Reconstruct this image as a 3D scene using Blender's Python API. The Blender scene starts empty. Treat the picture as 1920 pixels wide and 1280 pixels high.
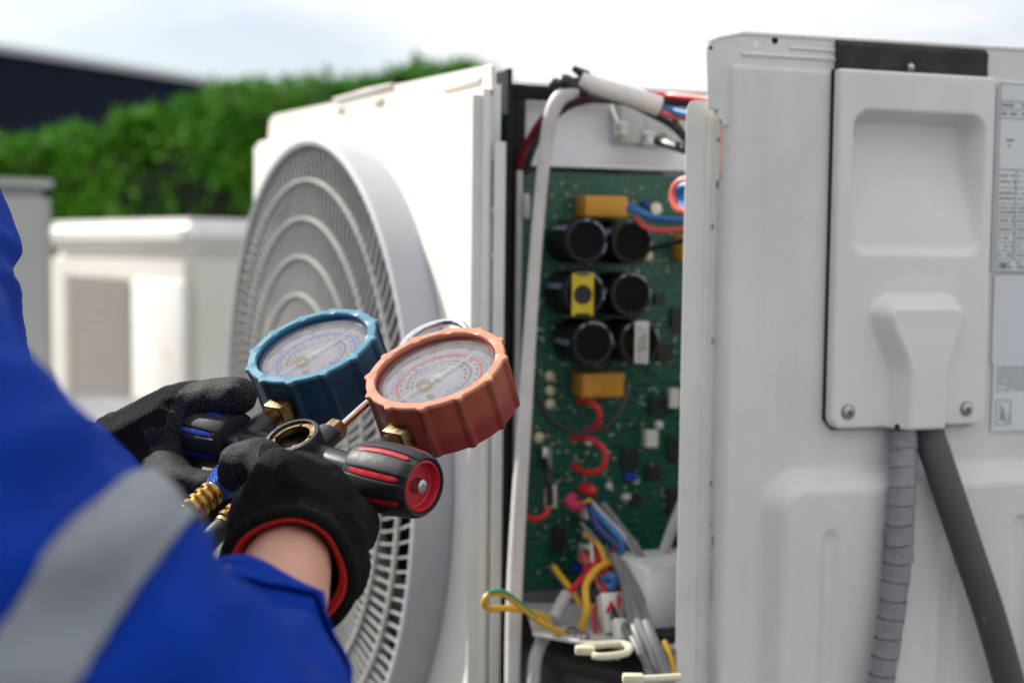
import bpy, bmesh, math, random
import numpy as np
from mathutils import Vector, Matrix, noise
random.seed(7); np.random.seed(7)
PI = math.pi
# ------------------------------------------------------------------ camera, sky, sun
F_PX = 2600.0; CZ = 0.95
scn = bpy.context.scene
cam_d = bpy.data.cameras.new('camera'); cam = bpy.data.objects.new('camera', cam_d)
scn.collection.objects.link(cam); scn.camera = cam
cam_d.sensor_width = 36.0; cam_d.lens = 36.0 * F_PX / 1920.0
cam_d.clip_start = 0.01; cam_d.clip_end = 2000
CR = Matrix.Rotation(math.radians(90 - 3.74), 3, 'X') @ Matrix.Rotation(0.012, 3, 'Z')
cam.matrix_world = Matrix.Translation((0, 0, CZ)) @ CR.to_4x4()
cam_d.dof.use_dof = True; cam_d.dof.focus_distance = 0.785; cam_d.dof.aperture_fstop = 4.9
cam_d.dof.aperture_blades = 9
SUN = Vector((-0.70, 0.40, 0.62)).normalized()
world = bpy.data.worlds.new('World'); scn.world = world; world.use_nodes = True
nt = world.node_tree; nt.nodes.clear()
wo = nt.nodes.new('ShaderNodeOutputWorld'); bg = nt.nodes.new('ShaderNodeBackground')
sky = nt.nodes.new('ShaderNodeTexSky'); sky.sky_type = 'NISHITA'; sky.sun_disc = False
sky.sun_elevation = math.asin(SUN.z); sky.sun_rotation = math.atan2(SUN.x, SUN.y)
tc = nt.nodes.new('ShaderNodeTexCoord'); mp = nt.nodes.new('ShaderNodeMapping')
mp.inputs['Location'].default_value = (2.1, 4.2, 0.6); mp.inputs['Scale'].default_value = (1.0, 1.0, 2.6)
nz = nt.nodes.new('ShaderNodeTexNoise'); nz.inputs['Scale'].default_value = 2.2; nz.inputs['Detail'].default_value = 6
rp = nt.nodes.new('ShaderNodeValToRGB'); rp.color_ramp.elements[0].position = 0.40; rp.color_ramp.elements[1].position = 0.56
rp.color_ramp.elements[0].color = (.25, .25, .25, 1); rp.color_ramp.elements[1].color = (.8, .8, .8, 1)
mx = nt.nodes.new('ShaderNodeMixRGB'); mx.inputs[2].default_value = (9.0, 9.05, 9.2, 1)
L = nt.links.new
L(tc.outputs['Generated'], mp.inputs[0]); L(mp.outputs[0], nz.inputs['Vector']); L(nz.outputs['Fac'], rp.inputs[0])
sz = nt.nodes.new('ShaderNodeSeparateXYZ'); L(tc.outputs['Generated'], sz.inputs[0])
hz = nt.nodes.new('ShaderNodeMapRange'); hz.interpolation_type = 'SMOOTHSTEP'; hz.inputs[1].default_value = .16; hz.inputs[2].default_value = .5; hz.inputs[3].default_value = 1.0; hz.inputs[4].default_value = .0; L(sz.outputs[2], hz.inputs[0])
hm = nt.nodes.new('ShaderNodeMath'); hm.operation = 'MULTIPLY_ADD'; hm.inputs[1].default_value = .10; hm.use_clamp = True; L(hz.outputs[0], hm.inputs[0]); L(rp.outputs[0], hm.inputs[2])
zc = nt.nodes.new('ShaderNodeMapRange'); zc.interpolation_type = 'SMOOTHSTEP'; zc.inputs[1].default_value = .26; zc.inputs[2].default_value = .6; zc.inputs[4].default_value = .55; L(sz.outputs[2], zc.inputs[0])
za = nt.nodes.new('ShaderNodeMath'); za.operation = 'ADD'; za.use_clamp = True; L(hm.outputs[0], za.inputs[0]); L(zc.outputs[0], za.inputs[1])
L(za.outputs[0], mx.inputs[0]); L(sky.outputs[0], mx.inputs[1])
# hazy sky: brighter towards the sun, dimmer on the opposite side
dt = nt.nodes.new('ShaderNodeVectorMath'); dt.operation = 'DOT_PRODUCT'; dt.inputs[1].default_value = SUN; L(tc.outputs['Generated'], dt.inputs[0])
dm = nt.nodes.new('ShaderNodeMapRange'); dm.interpolation_type = 'SMOOTHSTEP'; dm.inputs[1].default_value = -.85; dm.inputs[2].default_value = .35; dm.inputs[3].default_value = .92; dm.inputs[4].default_value = 1.0; L(dt.outputs['Value'], dm.inputs[0])
ml = nt.nodes.new('ShaderNodeVectorMath'); ml.operation = 'SCALE'; L(mx.outputs[0], ml.inputs[0]); L(dm.outputs[0], ml.inputs['Scale']); L(ml.outputs[0], bg.inputs[0])
bg.inputs[1].default_value = 0.09; L(bg.outputs[0], wo.inputs[0])
sl = bpy.data.lights.new('sun', 'SUN'); sl.energy = 4.8; sl.angle = math.radians(0.6); sl.color = (1, .95, .87)
so = bpy.data.objects.new('sun', sl); scn.collection.objects.link(so)
so.rotation_euler = (-SUN).to_track_quat('-Z', 'Y').to_euler()
vs = scn.view_settings; vs.view_transform = 'Standard'; vs.look = 'None'; vs.gamma = 1; vs.use_curve_mapping = False
vs.exposure = 0.45

# ------------------------------------------------------------------ helpers
COL = scn.collection
CAM0 = Vector((0, 0, CZ))
def P(px, py, d):
    return CAM0 + CR @ Vector(((px - 960) / F_PX * d, -(py - 640) / F_PX * d, -d))
def sstep(a, b, x):
    t = min(1, max(0, (x - a) / (b - a))); return t * t * (3 - 2 * t)
def lerp(a, b, t): return a + (b - a) * t

class Frame:
    """a vertical plane in the scene: u along it, v up, n out of it towards the viewer"""
    def __init__(s, o, u, v=None):
        s.o = Vector(o); s.u = Vector(u).normalized(); s.v = Vector(v).normalized() if v else Vector((0, 0, 1))
        s.n = s.u.cross(s.v).normalized()
        s.M = Matrix.Translation(s.o) @ Matrix((s.u, s.v, s.n)).transposed().to_4x4()
    def uv(s, px, py, off=0.0):
        D = P(px, py, 1) - CAM0; o = s.o + s.n * off
        t = (o - CAM0).dot(s.n) / D.dot(s.n); q = CAM0 + D * t - s.o
        return q.dot(s.u), q.dot(s.v)
    def p(s, u, v, n=0.0): return s.o + s.u * u + s.v * v + s.n * n
    def at(s, px, py, off=0.0):
        a, b = s.uv(px, py, off); return Vector((a, b, off))
    def w(s, px, py, off=0.0): return s.p(*s.uv(px, py, off), off)

# ---- materials
MATS = {}
def mat(name, col, rough=0.5, metal=0.0, col2=None, nscale=20.0, ncon=(0.35, 0.65), bump=0.0, bscale=200.0, bdist=0.0005,
        coat=0.0, spec=0.5, speck=None, coords='Object', kind='noise', stretch=(1, 1, 1), alpha=None, trans=0.0, sheen=0.0, rvar=0.0, sss=0.0):
    if name in MATS: return MATS[name]
    m = bpy.data.materials.new(name); m.use_nodes = True; n = m.node_tree.nodes; l = m.node_tree.links.new
    b = n['Principled BSDF']
    b.inputs['Base Color'].default_value = (*col, 1); b.inputs['Roughness'].default_value = rough
    b.inputs['Metallic'].default_value = metal; b.inputs['Coat Weight'].default_value = coat
    b.inputs['Specular IOR Level'].default_value = spec
    b.inputs['Transmission Weight'].default_value = trans
    if sheen: b.inputs['Sheen Weight'].default_value = sheen; b.inputs['Sheen Roughness'].default_value = .5
    if sss: b.inputs['Subsurface Weight'].default_value = sss; b.inputs['Subsurface Radius'].default_value = (.006, .002, .001); b.inputs['Subsurface Scale'].default_value = 1
    t = n.new('ShaderNodeTexCoord'); mpn = n.new('ShaderNodeMapping'); mpn.inputs['Scale'].default_value = stretch
    l(t.outputs[coords], mpn.inputs[0])
    last = None
    if col2 is not None:
        z = n.new('ShaderNodeTexNoise'); z.inputs['Scale'].default_value = nscale; z.inputs['Detail'].default_value = 7; z.inputs['Roughness'].default_value = .65
        r = n.new('ShaderNodeValToRGB'); r.color_ramp.elements[0].position = ncon[0]; r.color_ramp.elements[1].position = ncon[1]
        r.color_ramp.elements[0].color = (*col, 1); r.color_ramp.elements[1].color = (*col2, 1)
        l(mpn.outputs[0], z.inputs['Vector']); l(z.outputs['Fac'], r.inputs[0]); last = r.outputs[0]
    if speck is not None:      # (scale, threshold, colour)
        v = n.new('ShaderNodeTexNoise'); v.inputs['Scale'].default_value = speck[0]; v.inputs['Detail'].default_value = 3
        r2 = n.new('ShaderNodeValToRGB'); r2.color_ramp.elements[0].position = speck[1]; r2.color_ramp.elements[1].position = speck[1] + .05
        l(mpn.outputs[0], v.inputs['Vector']); l(v.outputs['Fac'], r2.inputs[0])
        mm = n.new('ShaderNodeMixRGB'); mm.inputs[1].default_value = (*col, 1)
        if last: l(last, mm.inputs[1])
        mm.inputs[2].default_value = (*speck[2], 1); l(r2.outputs[0], mm.inputs[0]); last = mm.outputs[0]
    if last: l(last, b.inputs['Base Color'])
    if rvar:
        z = n.new('ShaderNodeTexNoise'); z.inputs['Scale'].default_value = nscale * 2.3; z.inputs['Detail'].default_value = 5
        r = n.new('ShaderNodeMapRange'); r.inputs[1].default_value = .3; r.inputs[2].default_value = .7
        r.inputs[3].default_value = max(0, rough - rvar); r.inputs[4].default_value = min(1, rough + rvar)
        l(mpn.outputs[0], z.inputs['Vector']); l(z.outputs['Fac'], r.inputs[0]); l(r.outputs[0], b.inputs['Roughness'])
    if bump:
        if kind == 'noise':
            z = n.new('ShaderNodeTexNoise'); z.inputs['Scale'].default_value = bscale; z.inputs['Detail'].default_value = 4; out = z.outputs['Fac']
            l(mpn.outputs[0], z.inputs['Vector'])
        elif kind == 'voronoi':
            z = n.new('ShaderNodeTexVoronoi'); z.inputs['Scale'].default_value = bscale; out = z.outputs['Distance']
            l(mpn.outputs[0], z.inputs['Vector'])
        else:
            z = n.new('ShaderNodeTexWave'); z.inputs['Scale'].default_value = bscale; z.inputs['Distortion'].default_value = 1.2; z.inputs['Detail'].default_value = 2
            z.inputs['Detail Scale'].default_value = 3
            out = z.outputs['Fac']; l(mpn.outputs[0], z.inputs['Vector'])
        bp = n.new('ShaderNodeBump'); bp.inputs['Strength'].default_value = bump; bp.inputs['Distance'].default_value = bdist
        l(out, bp.inputs['Height']); l(bp.outputs[0], b.inputs['Normal'])
    MATS[name] = m; return m

# ---- mesh builder
class MB:
    def __init__(s): s.bm = bmesh.new()
    def _tf(s, vs, M):
        if M is not None: bmesh.ops.transform(s.bm, matrix=M, verts=vs)
    def box(s, c, size, M=None, bev=0.0, seg=2, mi=0):
        r = bmesh.ops.create_cube(s.bm, size=1.0); vs_ = r['verts']
        for v in vs_: v.co = Vector((v.co.x * size[0] + c[0], v.co.y * size[1] + c[1], v.co.z * size[2] + c[2]))
        fs = set(f for v in vs_ for f in v.link_faces)
        if bev > 0:
            es = list(set(e for v in vs_ for e in v.link_edges))
            rr = bmesh.ops.bevel(s.bm, geom=es, offset=bev, segments=seg, affect='EDGES', profile=.5)
            vs_ = list(set(v for f in rr['faces'] for v in f.verts) | set(v for v in vs_ if v.is_valid))
            fs = set(f for v in vs_ for f in v.link_faces)
        for f in fs: f.material_index = mi
        s._tf(vs_, M); return s
    def lathe(s, prof, seg=32, M=None, close0=True, close1=True, mi=0, rfun=None):
        """prof: (r, z) from bottom to top around local z"""
        rings = []
        for (r, z) in prof:
            rings.append([s.bm.verts.new(((r if rfun is None else rfun(r, z, 2 * PI * k / seg)) * math.cos(2 * PI * k / seg),
                          (r if rfun is None else rfun(r, z, 2 * PI * k / seg)) * math.sin(2 * PI * k / seg), z)) for k in range(seg)])
        for a, b in zip(rings, rings[1:]):
            for k in range(seg):
                f = s.bm.faces.new((a[k], a[(k + 1) % seg], b[(k + 1) % seg], b[k])); f.material_index = mi
        if close0: s.bm.faces.new(list(reversed(rings[0]))).material_index = mi
        if close1: s.bm.faces.new(rings[-1]).material_index = mi
        s._tf([v for r in rings for v in r], M); return s
    def cyl(s, p0, p1, r0, r1=None, seg=20, mi=0, bev=0.0):
        r1 = r0 if r1 is None else r1; p0 = Vector(p0); p1 = Vector(p1); d = p1 - p0; h = d.length
        M = Matrix.Translation(p0) @ d.to_track_quat('Z', 'Y').to_matrix().to_4x4()
        if bev: pr = [(r0 - bev, 0), (r0, bev), (r1, h - bev), (r1 - bev, h)]
        else: pr = [(r0, 0), (r1, h)]
        return s.lathe(pr, seg, M, mi=mi)
    def tube(s, pts, r, seg=10, smooth=True, sub=8, flat=1.0, mi=0, rfun=None, caps=True):
        pts = [Vector(p) for p in pts]
        if smooth and len(pts) > 2:
            q = []
            for i in range(len(pts) - 1):
                a = pts[max(0, i - 1)]; b = pts[i]; c = pts[i + 1]; d = pts[min(len(pts) - 1, i + 2)]
                for k in range(sub):
                    t = k / sub
                    q.append(.5 * ((2 * b) + (c - a) * t + (2 * a - 5 * b + 4 * c - d) * t * t + (3 * b - a - 3 * c + d) * t ** 3))
            q.append(pts[-1]); pts = q
        n = len(pts); T = [(pts[min(n - 1, i + 1)] - pts[max(0, i - 1)]).normalized() for i in range(n)]
        up = Vector((0, 0, 1)) if abs(T[0].z) < .9 else Vector((1, 0, 0))
        N = (up - T[0] * up.dot(T[0])).normalized(); rings = []
        for i in range(n):
            N = (N - T[i] * N.dot(T[i])).normalized(); B = T[i].cross(N)
            rr = r if rfun is None else rfun(i / (n - 1)) * r
            rings.append([s.bm.verts.new(pts[i] + N * math.cos(2 * PI * k / seg) * rr + B * math.sin(2 * PI * k / seg) * rr * flat) for k in range(seg)])
        for a, b in zip(rings, rings[1:]):
            for k in range(seg): s.bm.faces.new((a[k], a[(k + 1) % seg], b[(k + 1) % seg], b[k])).material_index = mi
        if caps:
            s.bm.faces.new(list(reversed(rings[0]))).material_index = mi; s.bm.faces.new(rings[-1]).material_index = mi
        return s
    def ball(s, c, r, M=None, scale=(1, 1, 1), sub=2, mi=0):
        rr = bmesh.ops.create_icosphere(s.bm, subdivisions=sub, radius=r)
        for v in rr['verts']: v.co = Vector((v.co.x * scale[0] + c[0], v.co.y * scale[1] + c[1], v.co.z * scale[2] + c[2]))
        for f in set(f for v in rr['verts'] for f in v.link_faces): f.material_index = mi
        s._tf(rr['verts'], M); return s
    def hull(s, p0, r0, p1, r1, sub=2):
        b2 = bmesh.new()
        for p, r in ((p0, r0), (p1, r1)):
            rr = bmesh.ops.create_icosphere(b2, subdivisions=sub, radius=r)
            bmesh.ops.translate(b2, verts=rr['verts'], vec=Vector(p))
        h = bmesh.ops.convex_hull(b2, input=b2.verts[:])
        bmesh.ops.delete(b2, geom=[g for g in h['geom_interior'] if isinstance(g, bmesh.types.BMVert)], context='VERTS')
        me = bpy.data.meshes.new('t'); b2.to_mesh(me); b2.free(); s.bm.from_mesh(me); bpy.data.meshes.remove(me); return s
    def poly(s, pts, thick, M=None, mi=0):
        """pts (x,y) outline extruded along local z from 0 to thick"""
        a = [s.bm.verts.new((p[0], p[1], 0)) for p in pts]; b = [s.bm.verts.new((p[0], p[1], thick)) for p in pts]; n = len(pts)
        s.bm.faces.new(list(reversed(a))).material_index = mi; s.bm.faces.new(b).material_index = mi
        for i in range(n): s.bm.faces.new((a[i], a[(i + 1) % n], b[(i + 1) % n], b[i])).material_index = mi
        s._tf(a + b, M); return s
    def mesh(s, name, smooth=True):
        bmesh.ops.recalc_face_normals(s.bm, faces=s.bm.faces[:])
        me = bpy.data.meshes.new(name); s.bm.to_mesh(me); s.bm.free()
        finish(me, smooth); return me
    def build(s, name, m, parent=None, M=None, smooth=True):
        return add(name, s.mesh(name, smooth), m, parent, M)
def finish(me, smooth=True, ang=0.6):
    if smooth:
        me.polygons.foreach_set('use_smooth', [True] * len(me.polygons))
        try: me.set_sharp_from_angle(angle=ang)
        except Exception: pass
def add(name, me, m, parent=None, M=None):
    o = bpy.data.objects.new(name, me); COL.objects.link(o)
    ms = m if isinstance(m, (list, tuple)) else [m]
    if not me.materials:
        for x in ms: me.materials.append(x)
    if parent is not None:
        o.parent = parent; o.matrix_parent_inverse = WM[parent.name].inverted()
    M = M if M is not None else Matrix.Identity(4)
    o.matrix_basis = M; WM[o.name] = M.copy() if parent is None or True else M
    return o
WM = {}
def tag(o, label=None, cat=None, group=None, kind=None):
    if label: o['label'] = label
    if cat: o['category'] = cat
    if group: o['group'] = group
    if kind: o['kind'] = kind
    return o
def thing(name, label, cat, loc, group=None):
    o = bpy.data.objects.new(name, None); COL.objects.link(o); o.location = loc; o.empty_display_size = .05
    WM[o.name] = Matrix.Translation(Vector(loc)); tag(o, label, cat, group); return o
def grid_mesh(name, us, vs_, hf, M, keep=None, back=None):
    """relief sheet: local (u, v, h(u,v)); optional signed distance outline; back = skirt depth"""
    nu, nv = len(us), len(vs_); pts = []; ok = []
    for v in vs_:
        for u in us:
            x, y = u, v; inside = True
            if keep is not None:
                d = keep(x, y)
                if d > 0:
                    inside = False
                    for _ in range(3):
                        e = 1e-5; d = keep(x, y); gx = (keep(x + e, y) - keep(x - e, y)) / (2 * e); gy = (keep(x, y + e) - keep(x, y - e)) / (2 * e)
                        g = max(1e-6, gx * gx + gy * gy); x -= d * gx / g; y -= d * gy / g
            pts.append((x, y, hf(x, y))); ok.append(inside)
    faces = []
    for j in range(nv - 1):
        for i in range(nu - 1):
            q = (j * nu + i, j * nu + i + 1, (j + 1) * nu + i + 1, (j + 1) * nu + i)
            if keep is None or sum(ok[k] for k in q) >= 1: faces.append(q)
    bm = bmesh.new(); vv = [bm.verts.new(p) for p in pts]
    for q in faces:
        try: bm.faces.new([vv[k] for k in q])
        except ValueError: pass
    bmesh.ops.delete(bm, geom=[v for v in bm.verts if not v.link_faces], context='VERTS')
    if back is not None:
        es = [e for e in bm.edges if e.is_boundary]
        r = bmesh.ops.extrude_edge_only(bm, edges=es)
        for g in r['geom']:
            if isinstance(g, bmesh.types.BMVert): g.co.z = back
    bmesh.ops.recalc_face_normals(bm, faces=bm.faces[:])
    if sum(f.normal.z * f.calc_area() for f in bm.faces) < 0: bmesh.ops.reverse_faces(bm, faces=bm.faces[:])
    bmesh.ops.transform(bm, matrix=M, verts=bm.verts[:])
    me = bpy.data.meshes.new(name); bm.to_mesh(me); bm.free(); finish(me, True, .7); return me
def organic(name, caps, voxel, smooth=6, fn=None, cuts=(), thick=None):
    """one continuous surface grown round a list of (p0, r0, p1, r1) limbs"""
    b = MB()
    for c in caps: b.hull(*c)
    me = bpy.data.meshes.new(name); b.bm.to_mesh(me); b.bm.free()
    o = bpy.data.objects.new('tmp', me); COL.objects.link(o)
    r = o.modifiers.new('r', 'REMESH'); r.mode = 'VOXEL'; r.voxel_size = voxel
    s = o.modifiers.new('s', 'SMOOTH'); s.factor = .6; s.iterations = smooth
    dg = bpy.context.evaluated_depsgraph_get(); dg.update()
    m2 = bpy.data.meshes.new_from_object(o.evaluated_get(dg)); bpy.data.objects.remove(o); bpy.data.meshes.remove(me)
    bm = bmesh.new(); bm.from_mesh(m2); bpy.data.meshes.remove(m2)
    for (co, no) in cuts:
        bmesh.ops.bisect_plane(bm, geom=bm.verts[:] + bm.edges[:] + bm.faces[:], plane_co=co, plane_no=no, clear_outer=True)
    if fn:
        bm.normal_update()
        mv = [(v, fn(v.co, v.normal)) for v in bm.verts]
        for v, d in mv: v.co += v.normal * d
    me = bpy.data.meshes.new(name); bm.to_mesh(me); bm.free()
    me.polygons.foreach_set('use_smooth', [True] * len(me.polygons)); return me

# ------------------------------------------------------------------ materials
WHITE = mat('cream_paint', (.80, .79, .75), .45, col2=(.76, .745, .69), nscale=6, bump=.15, bscale=350, bdist=.0003, rvar=.08, speck=(90, .72, (.6, .56, .47)))
SHEET = mat('grey_white_sheet_paint', (.72, .715, .69), .5, col2=(.63, .615, .58), nscale=6, ncon=(.42, .80), bump=.2, bscale=420, bdist=.0003, rvar=.08, stretch=(1, 1, .25), speck=(150, .735, (.34, .31, .26)))
def weather(m, amt, sc, stretch, col):
    n = m.node_tree.nodes; l = m.node_tree.links.new; b = n['Principled BSDF']; src = b.inputs['Base Color'].links[0].from_socket
    t = n.new('ShaderNodeTexCoord'); mp_ = n.new('ShaderNodeMapping'); mp_.inputs['Scale'].default_value = stretch
    z = n.new('ShaderNodeTexNoise'); z.inputs['Scale'].default_value = sc; z.inputs['Detail'].default_value = 9; z.inputs['Roughness'].default_value = .7
    r = n.new('ShaderNodeMapRange'); r.inputs[1].default_value = .46; r.inputs[2].default_value = .78; r.inputs[3].default_value = 0; r.inputs[4].default_value = amt
    x = n.new('ShaderNodeMixRGB'); x.inputs[2].default_value = (*col, 1)
    l(t.outputs['Object'], mp_.inputs[0]); l(mp_.outputs[0], z.inputs['Vector']); l(z.outputs['Fac'], r.inputs[0]); l(r.outputs[0], x.inputs[0]); l(src, x.inputs[1]); l(x.outputs[0], b.inputs['Base Color'])
weather(SHEET, .28, 22, (1, 1, .07), (.40, .38, .34)); weather(SHEET, .30, 9, (1, 1, .8), (.45, .42, .36)); weather(WHITE, .25, 14, (1, 1, .15), (.55, .50, .42))
PLAST = mat('light_grey_plastic', (.72, .72, .705), .42, col2=(.68, .68, .665), nscale=9, bump=.12, bscale=900, bdist=.0002, rvar=.06)
weather(PLAST, .22, 16, (1, 1, .4), (.46, .44, .40))
RINGM = mat('grille_ring_plastic', (.47, .48, .50), .45, col2=(.43, .44, .46), nscale=9)
GRIL = mat('grille_plastic', (.48, .475, .46), .45, col2=(.38, .375, .36), nscale=30)
FANM = mat('fan_blade_plastic', (.09, .095, .11), .5)
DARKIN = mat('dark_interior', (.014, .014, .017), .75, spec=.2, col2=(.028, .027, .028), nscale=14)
COIL = mat('coil_fins', (.10, .10, .11), .5, metal=.3, kind='wave', bump=.8, bscale=180, bdist=.002)
BLKFOAM = mat('black_foam', (.022, .018, .017), .9, col2=(.05, .042, .038), nscale=60, bump=.7, bscale=700, bdist=.0012)
STEEL = mat('zinc_screw', (.55, .56, .58), .3, metal=1, col2=(.35, .34, .33), nscale=300)
CHROME = mat('chromed_wire', (.8, .81, .84), .12, metal=1)
COPPER = mat('copper_tube', (.50, .27, .18), .25, metal=1)
BRASS = mat('worn_brass', (.33, .24, .12), .38, metal=1, col2=(.17, .12, .06), nscale=160, rvar=.12, bump=.2, bscale=900, bdist=.0002)
BLKMET = mat('black_coated_metal', (.011, .012, .016), .36, col2=(.02, .021, .026), nscale=120, bump=.4, bscale=1600, bdist=.0002, rvar=.08)
RUBBER = mat('black_rubber', (.009, .010, .013), .55, spec=.35, col2=(.016, .017, .021), nscale=90, bump=.2, bscale=1500, bdist=.0001, rvar=.08)
REDPL = mat('red_plastic', (.50, .012, .025), .38, col2=(.38, .01, .02), nscale=90, rvar=.08)
BLUPL = mat('blue_plastic', (.01, .045, .42), .38, col2=(.01, .03, .30), nscale=90, rvar=.08)
WIREP = lambda n, c: mat(n + '_wire_insulation', c, .42)
HOSE = mat('black_hose_rubber', (.03, .031, .034), .42, bump=.1, bscale=900)

# ------------------------------------------------------------------ ground and far background
CONC = mat('roof_deck_concrete', (.14, .138, .133), .85, col2=(.105, .103, .10), nscale=1.2, bump=.4, bscale=40, bdist=.004, speck=(6, .66, (.27, .26, .24)))
b = MB(); b.box((0, 60, -.05), (400, 400, .1)); tag(b.build('ground', CONC, smooth=False), kind='structure', label='pale weathered concrete deck under the outdoor units')

NAVY = mat('dark_navy_cladding', (.011, .016, .032), .9, col2=(.014, .019, .036), nscale=.8, spec=.1)
FASC = mat('pale_fascia', (.55, .56, .58), .5)
A0 = P(-420, 84, 13.0); A1 = P(560, 152, 19.5)
bd = thing('dark_building', 'long dark navy building with a pale roof edge, beyond the left of the hedge', 'building', (A0.x, A0.y, 0))
dr = Vector((A1.x - A0.x, A1.y - A0.y, 0)); LN = dr.length; dr.normalize()
BFm = Frame(Vector((A0.x, A0.y, 0)), dr)
H0 = (A0.z + A1.z) / 2
b = MB(); b.box((LN / 2, H0 / 2, -3), (LN, H0, 6)); b.build('wall', NAVY, bd, BFm.M, smooth=False)
b = MB(); b.box((LN / 2, H0 + .04, -3), (LN + .2, .078, 6.2)); b.build('roof', FASC, bd, BFm.M, smooth=False)
for k in range(9):
    b = MB(); b.box((LN * (k + .5) / 9, H0 / 2, .016), (LN / 9 - .008, H0 - .06, .03), bev=.004, seg=1); b.build('cladding_panel', NAVY, bd, BFm.M, smooth=False)

LEAF = mat('hedge_leaf', (.045, .20, .014), .7, col2=(.15, .40, .03), spec=.15, nscale=1.7, ncon=(.35, .7), coords='Object')
LEAF2 = mat('hedge_leaf_young', (.17, .36, .05), .7, spec=.15, col2=(.09, .27, .03), nscale=3, coords='Object')
LEAF3 = mat('hedge_leaf_dry', (.20, .15, .06), .6)
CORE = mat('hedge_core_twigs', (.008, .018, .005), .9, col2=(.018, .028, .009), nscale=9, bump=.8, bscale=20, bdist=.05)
HD = 7.2
hl = [(-500, 285), (-250, 275), (0, 278), (100, 268), (200, 246), (300, 216), (420, 194), (500, 180), (560, 162), (620, 156), (700, 152), (760, 144), (810, 128), (865, 118), (910, 135), (940, 175), (1060, 260)]
def hedge_top(x):
    px = 960 + x * F_PX / HD
    for (a, ya), (c, yc) in zip(hl, hl[1:]):
        if a <= px <= c:
            y = lerp(ya, yc, (px - a) / (c - a)); return P(px, y, HD).z
    return P(0, 250, HD).z
hg = thing('hedge', 'broad unclipped green hedge rising to the right behind the white unit', 'hedge', (-1.8, HD + .5, 0))
x0, x1 = (-450 - 960) / F_PX * HD, (955 - 960) / F_PX * HD
# core: lumpy solid just under the leaves
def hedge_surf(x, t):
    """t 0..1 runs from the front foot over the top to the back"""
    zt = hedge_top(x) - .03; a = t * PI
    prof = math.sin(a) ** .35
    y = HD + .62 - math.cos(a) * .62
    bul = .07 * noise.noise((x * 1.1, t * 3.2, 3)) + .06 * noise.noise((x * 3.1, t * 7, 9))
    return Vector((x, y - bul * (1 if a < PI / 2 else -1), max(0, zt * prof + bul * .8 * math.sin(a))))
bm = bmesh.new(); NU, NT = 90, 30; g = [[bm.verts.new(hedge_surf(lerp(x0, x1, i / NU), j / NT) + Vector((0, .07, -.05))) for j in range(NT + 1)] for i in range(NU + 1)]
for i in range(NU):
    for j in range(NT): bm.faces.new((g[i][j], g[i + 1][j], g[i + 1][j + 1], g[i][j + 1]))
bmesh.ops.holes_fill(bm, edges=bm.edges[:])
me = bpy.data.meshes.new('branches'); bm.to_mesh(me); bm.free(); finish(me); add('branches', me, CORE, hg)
vv = []; ff = []; mi = []
rng = random.Random(3)
for k in range(62000):
    x = rng.uniform(x0, x1); t = rng.betavariate(1.5, 1.7) if rng.random() < .8 else rng.random()
    if t > .72: t = rng.uniform(.15, .6)
    p = hedge_surf(x, t)
    cl = noise.noise((x * 2.4, p.z * 2.6, 5)); cl2 = noise.noise((x * 6, p.z * 6, 11))
    dep = rng.random() ** 1.6 * (.16 + .12 * cl) + cl2 * .09 - cl * .22
    p += Vector((rng.gauss(0, .02), -dep * .8, dep * .75 * (t > .2)))
    if cl < -.15 and rng.random() < .8: continue
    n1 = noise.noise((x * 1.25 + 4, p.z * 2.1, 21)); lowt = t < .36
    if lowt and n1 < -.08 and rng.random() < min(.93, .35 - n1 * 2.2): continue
    s = rng.uniform(.022, .046); d = Vector((rng.gauss(0, 1), rng.gauss(-.7, 1), rng.gauss(.1, .8))).normalized()
    nrm = (Vector((rng.gauss(0, .6), rng.gauss(-.4, .6), rng.gauss(.9, .5)))).normalized(); sd = d.cross(nrm)
    if sd.length < .1: continue
    sd.normalize(); q = sd.cross(d)
    i = len(vv); vv += [p, p + d * s + sd * s * .42 + q * s * .12, p + d * 2 * s, p + d * s - sd * s * .42 + q * s * .12]
    ff += [(i, i + 1, i + 2), (i, i + 2, i + 3)]
    m_ = 1 if (cl2 > .12 and rng.random() < .55) else 0
    if rng.random() < .015: m_ = 2
    mi += [m_, m_]
me = bpy.data.meshes.new('foliage'); me.from_pydata([tuple(v) for v in vv], [], ff); me.polygons.foreach_set('material_index', mi)
for m_ in (LEAF, LEAF2, LEAF3): me.materials.append(m_)
tag(add('foliage', me, LEAF, hg), kind='stuff')
# parapet wall low behind the units
PINK = mat('pinkish_render_wall', (.52, .46, .45), .85, col2=(.46, .41, .40), nscale=3, bump=.3, bscale=60, bdist=.003)
w0 = P(0, 600, 4.6)
pw = thing('parapet_wall', 'low pinkish rendered wall between the neighbouring units and the hedge', 'wall', (-1.2, 4.7, 0))
b = MB(); b.box((-1.2, 4.7, .44), (5.2, .16, .88), bev=.01); b.build('wall_face', PINK, pw)
b = MB(); b.box((-1.2, 4.7, .90), (5.3, .24, .037), bev=.008); b.build('coping', CONC, pw)

# ------------------------------------------------------------------ neighbouring outdoor units
NB = mat('neighbour_unit_paint', (.74, .72, .67), .5, col2=(.66, .63, .57), nscale=5, rvar=.06)
NBW = mat('neighbour_unit_white', (.80, .79, .77), .5, col2=(.74, .72, .68), nscale=5, speck=(9, .66, (.60, .50, .42)))
NGR = mat('neighbour_unit_coil', (.60, .57, .53), .6)
NWI = mat('dull_guard_wire', (.24, .22, .20), .6)
def rot_frame(pcorner, th):
    th = math.radians(th); return Frame(pcorner, (math.sin(th), math.cos(th), 0))
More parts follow.
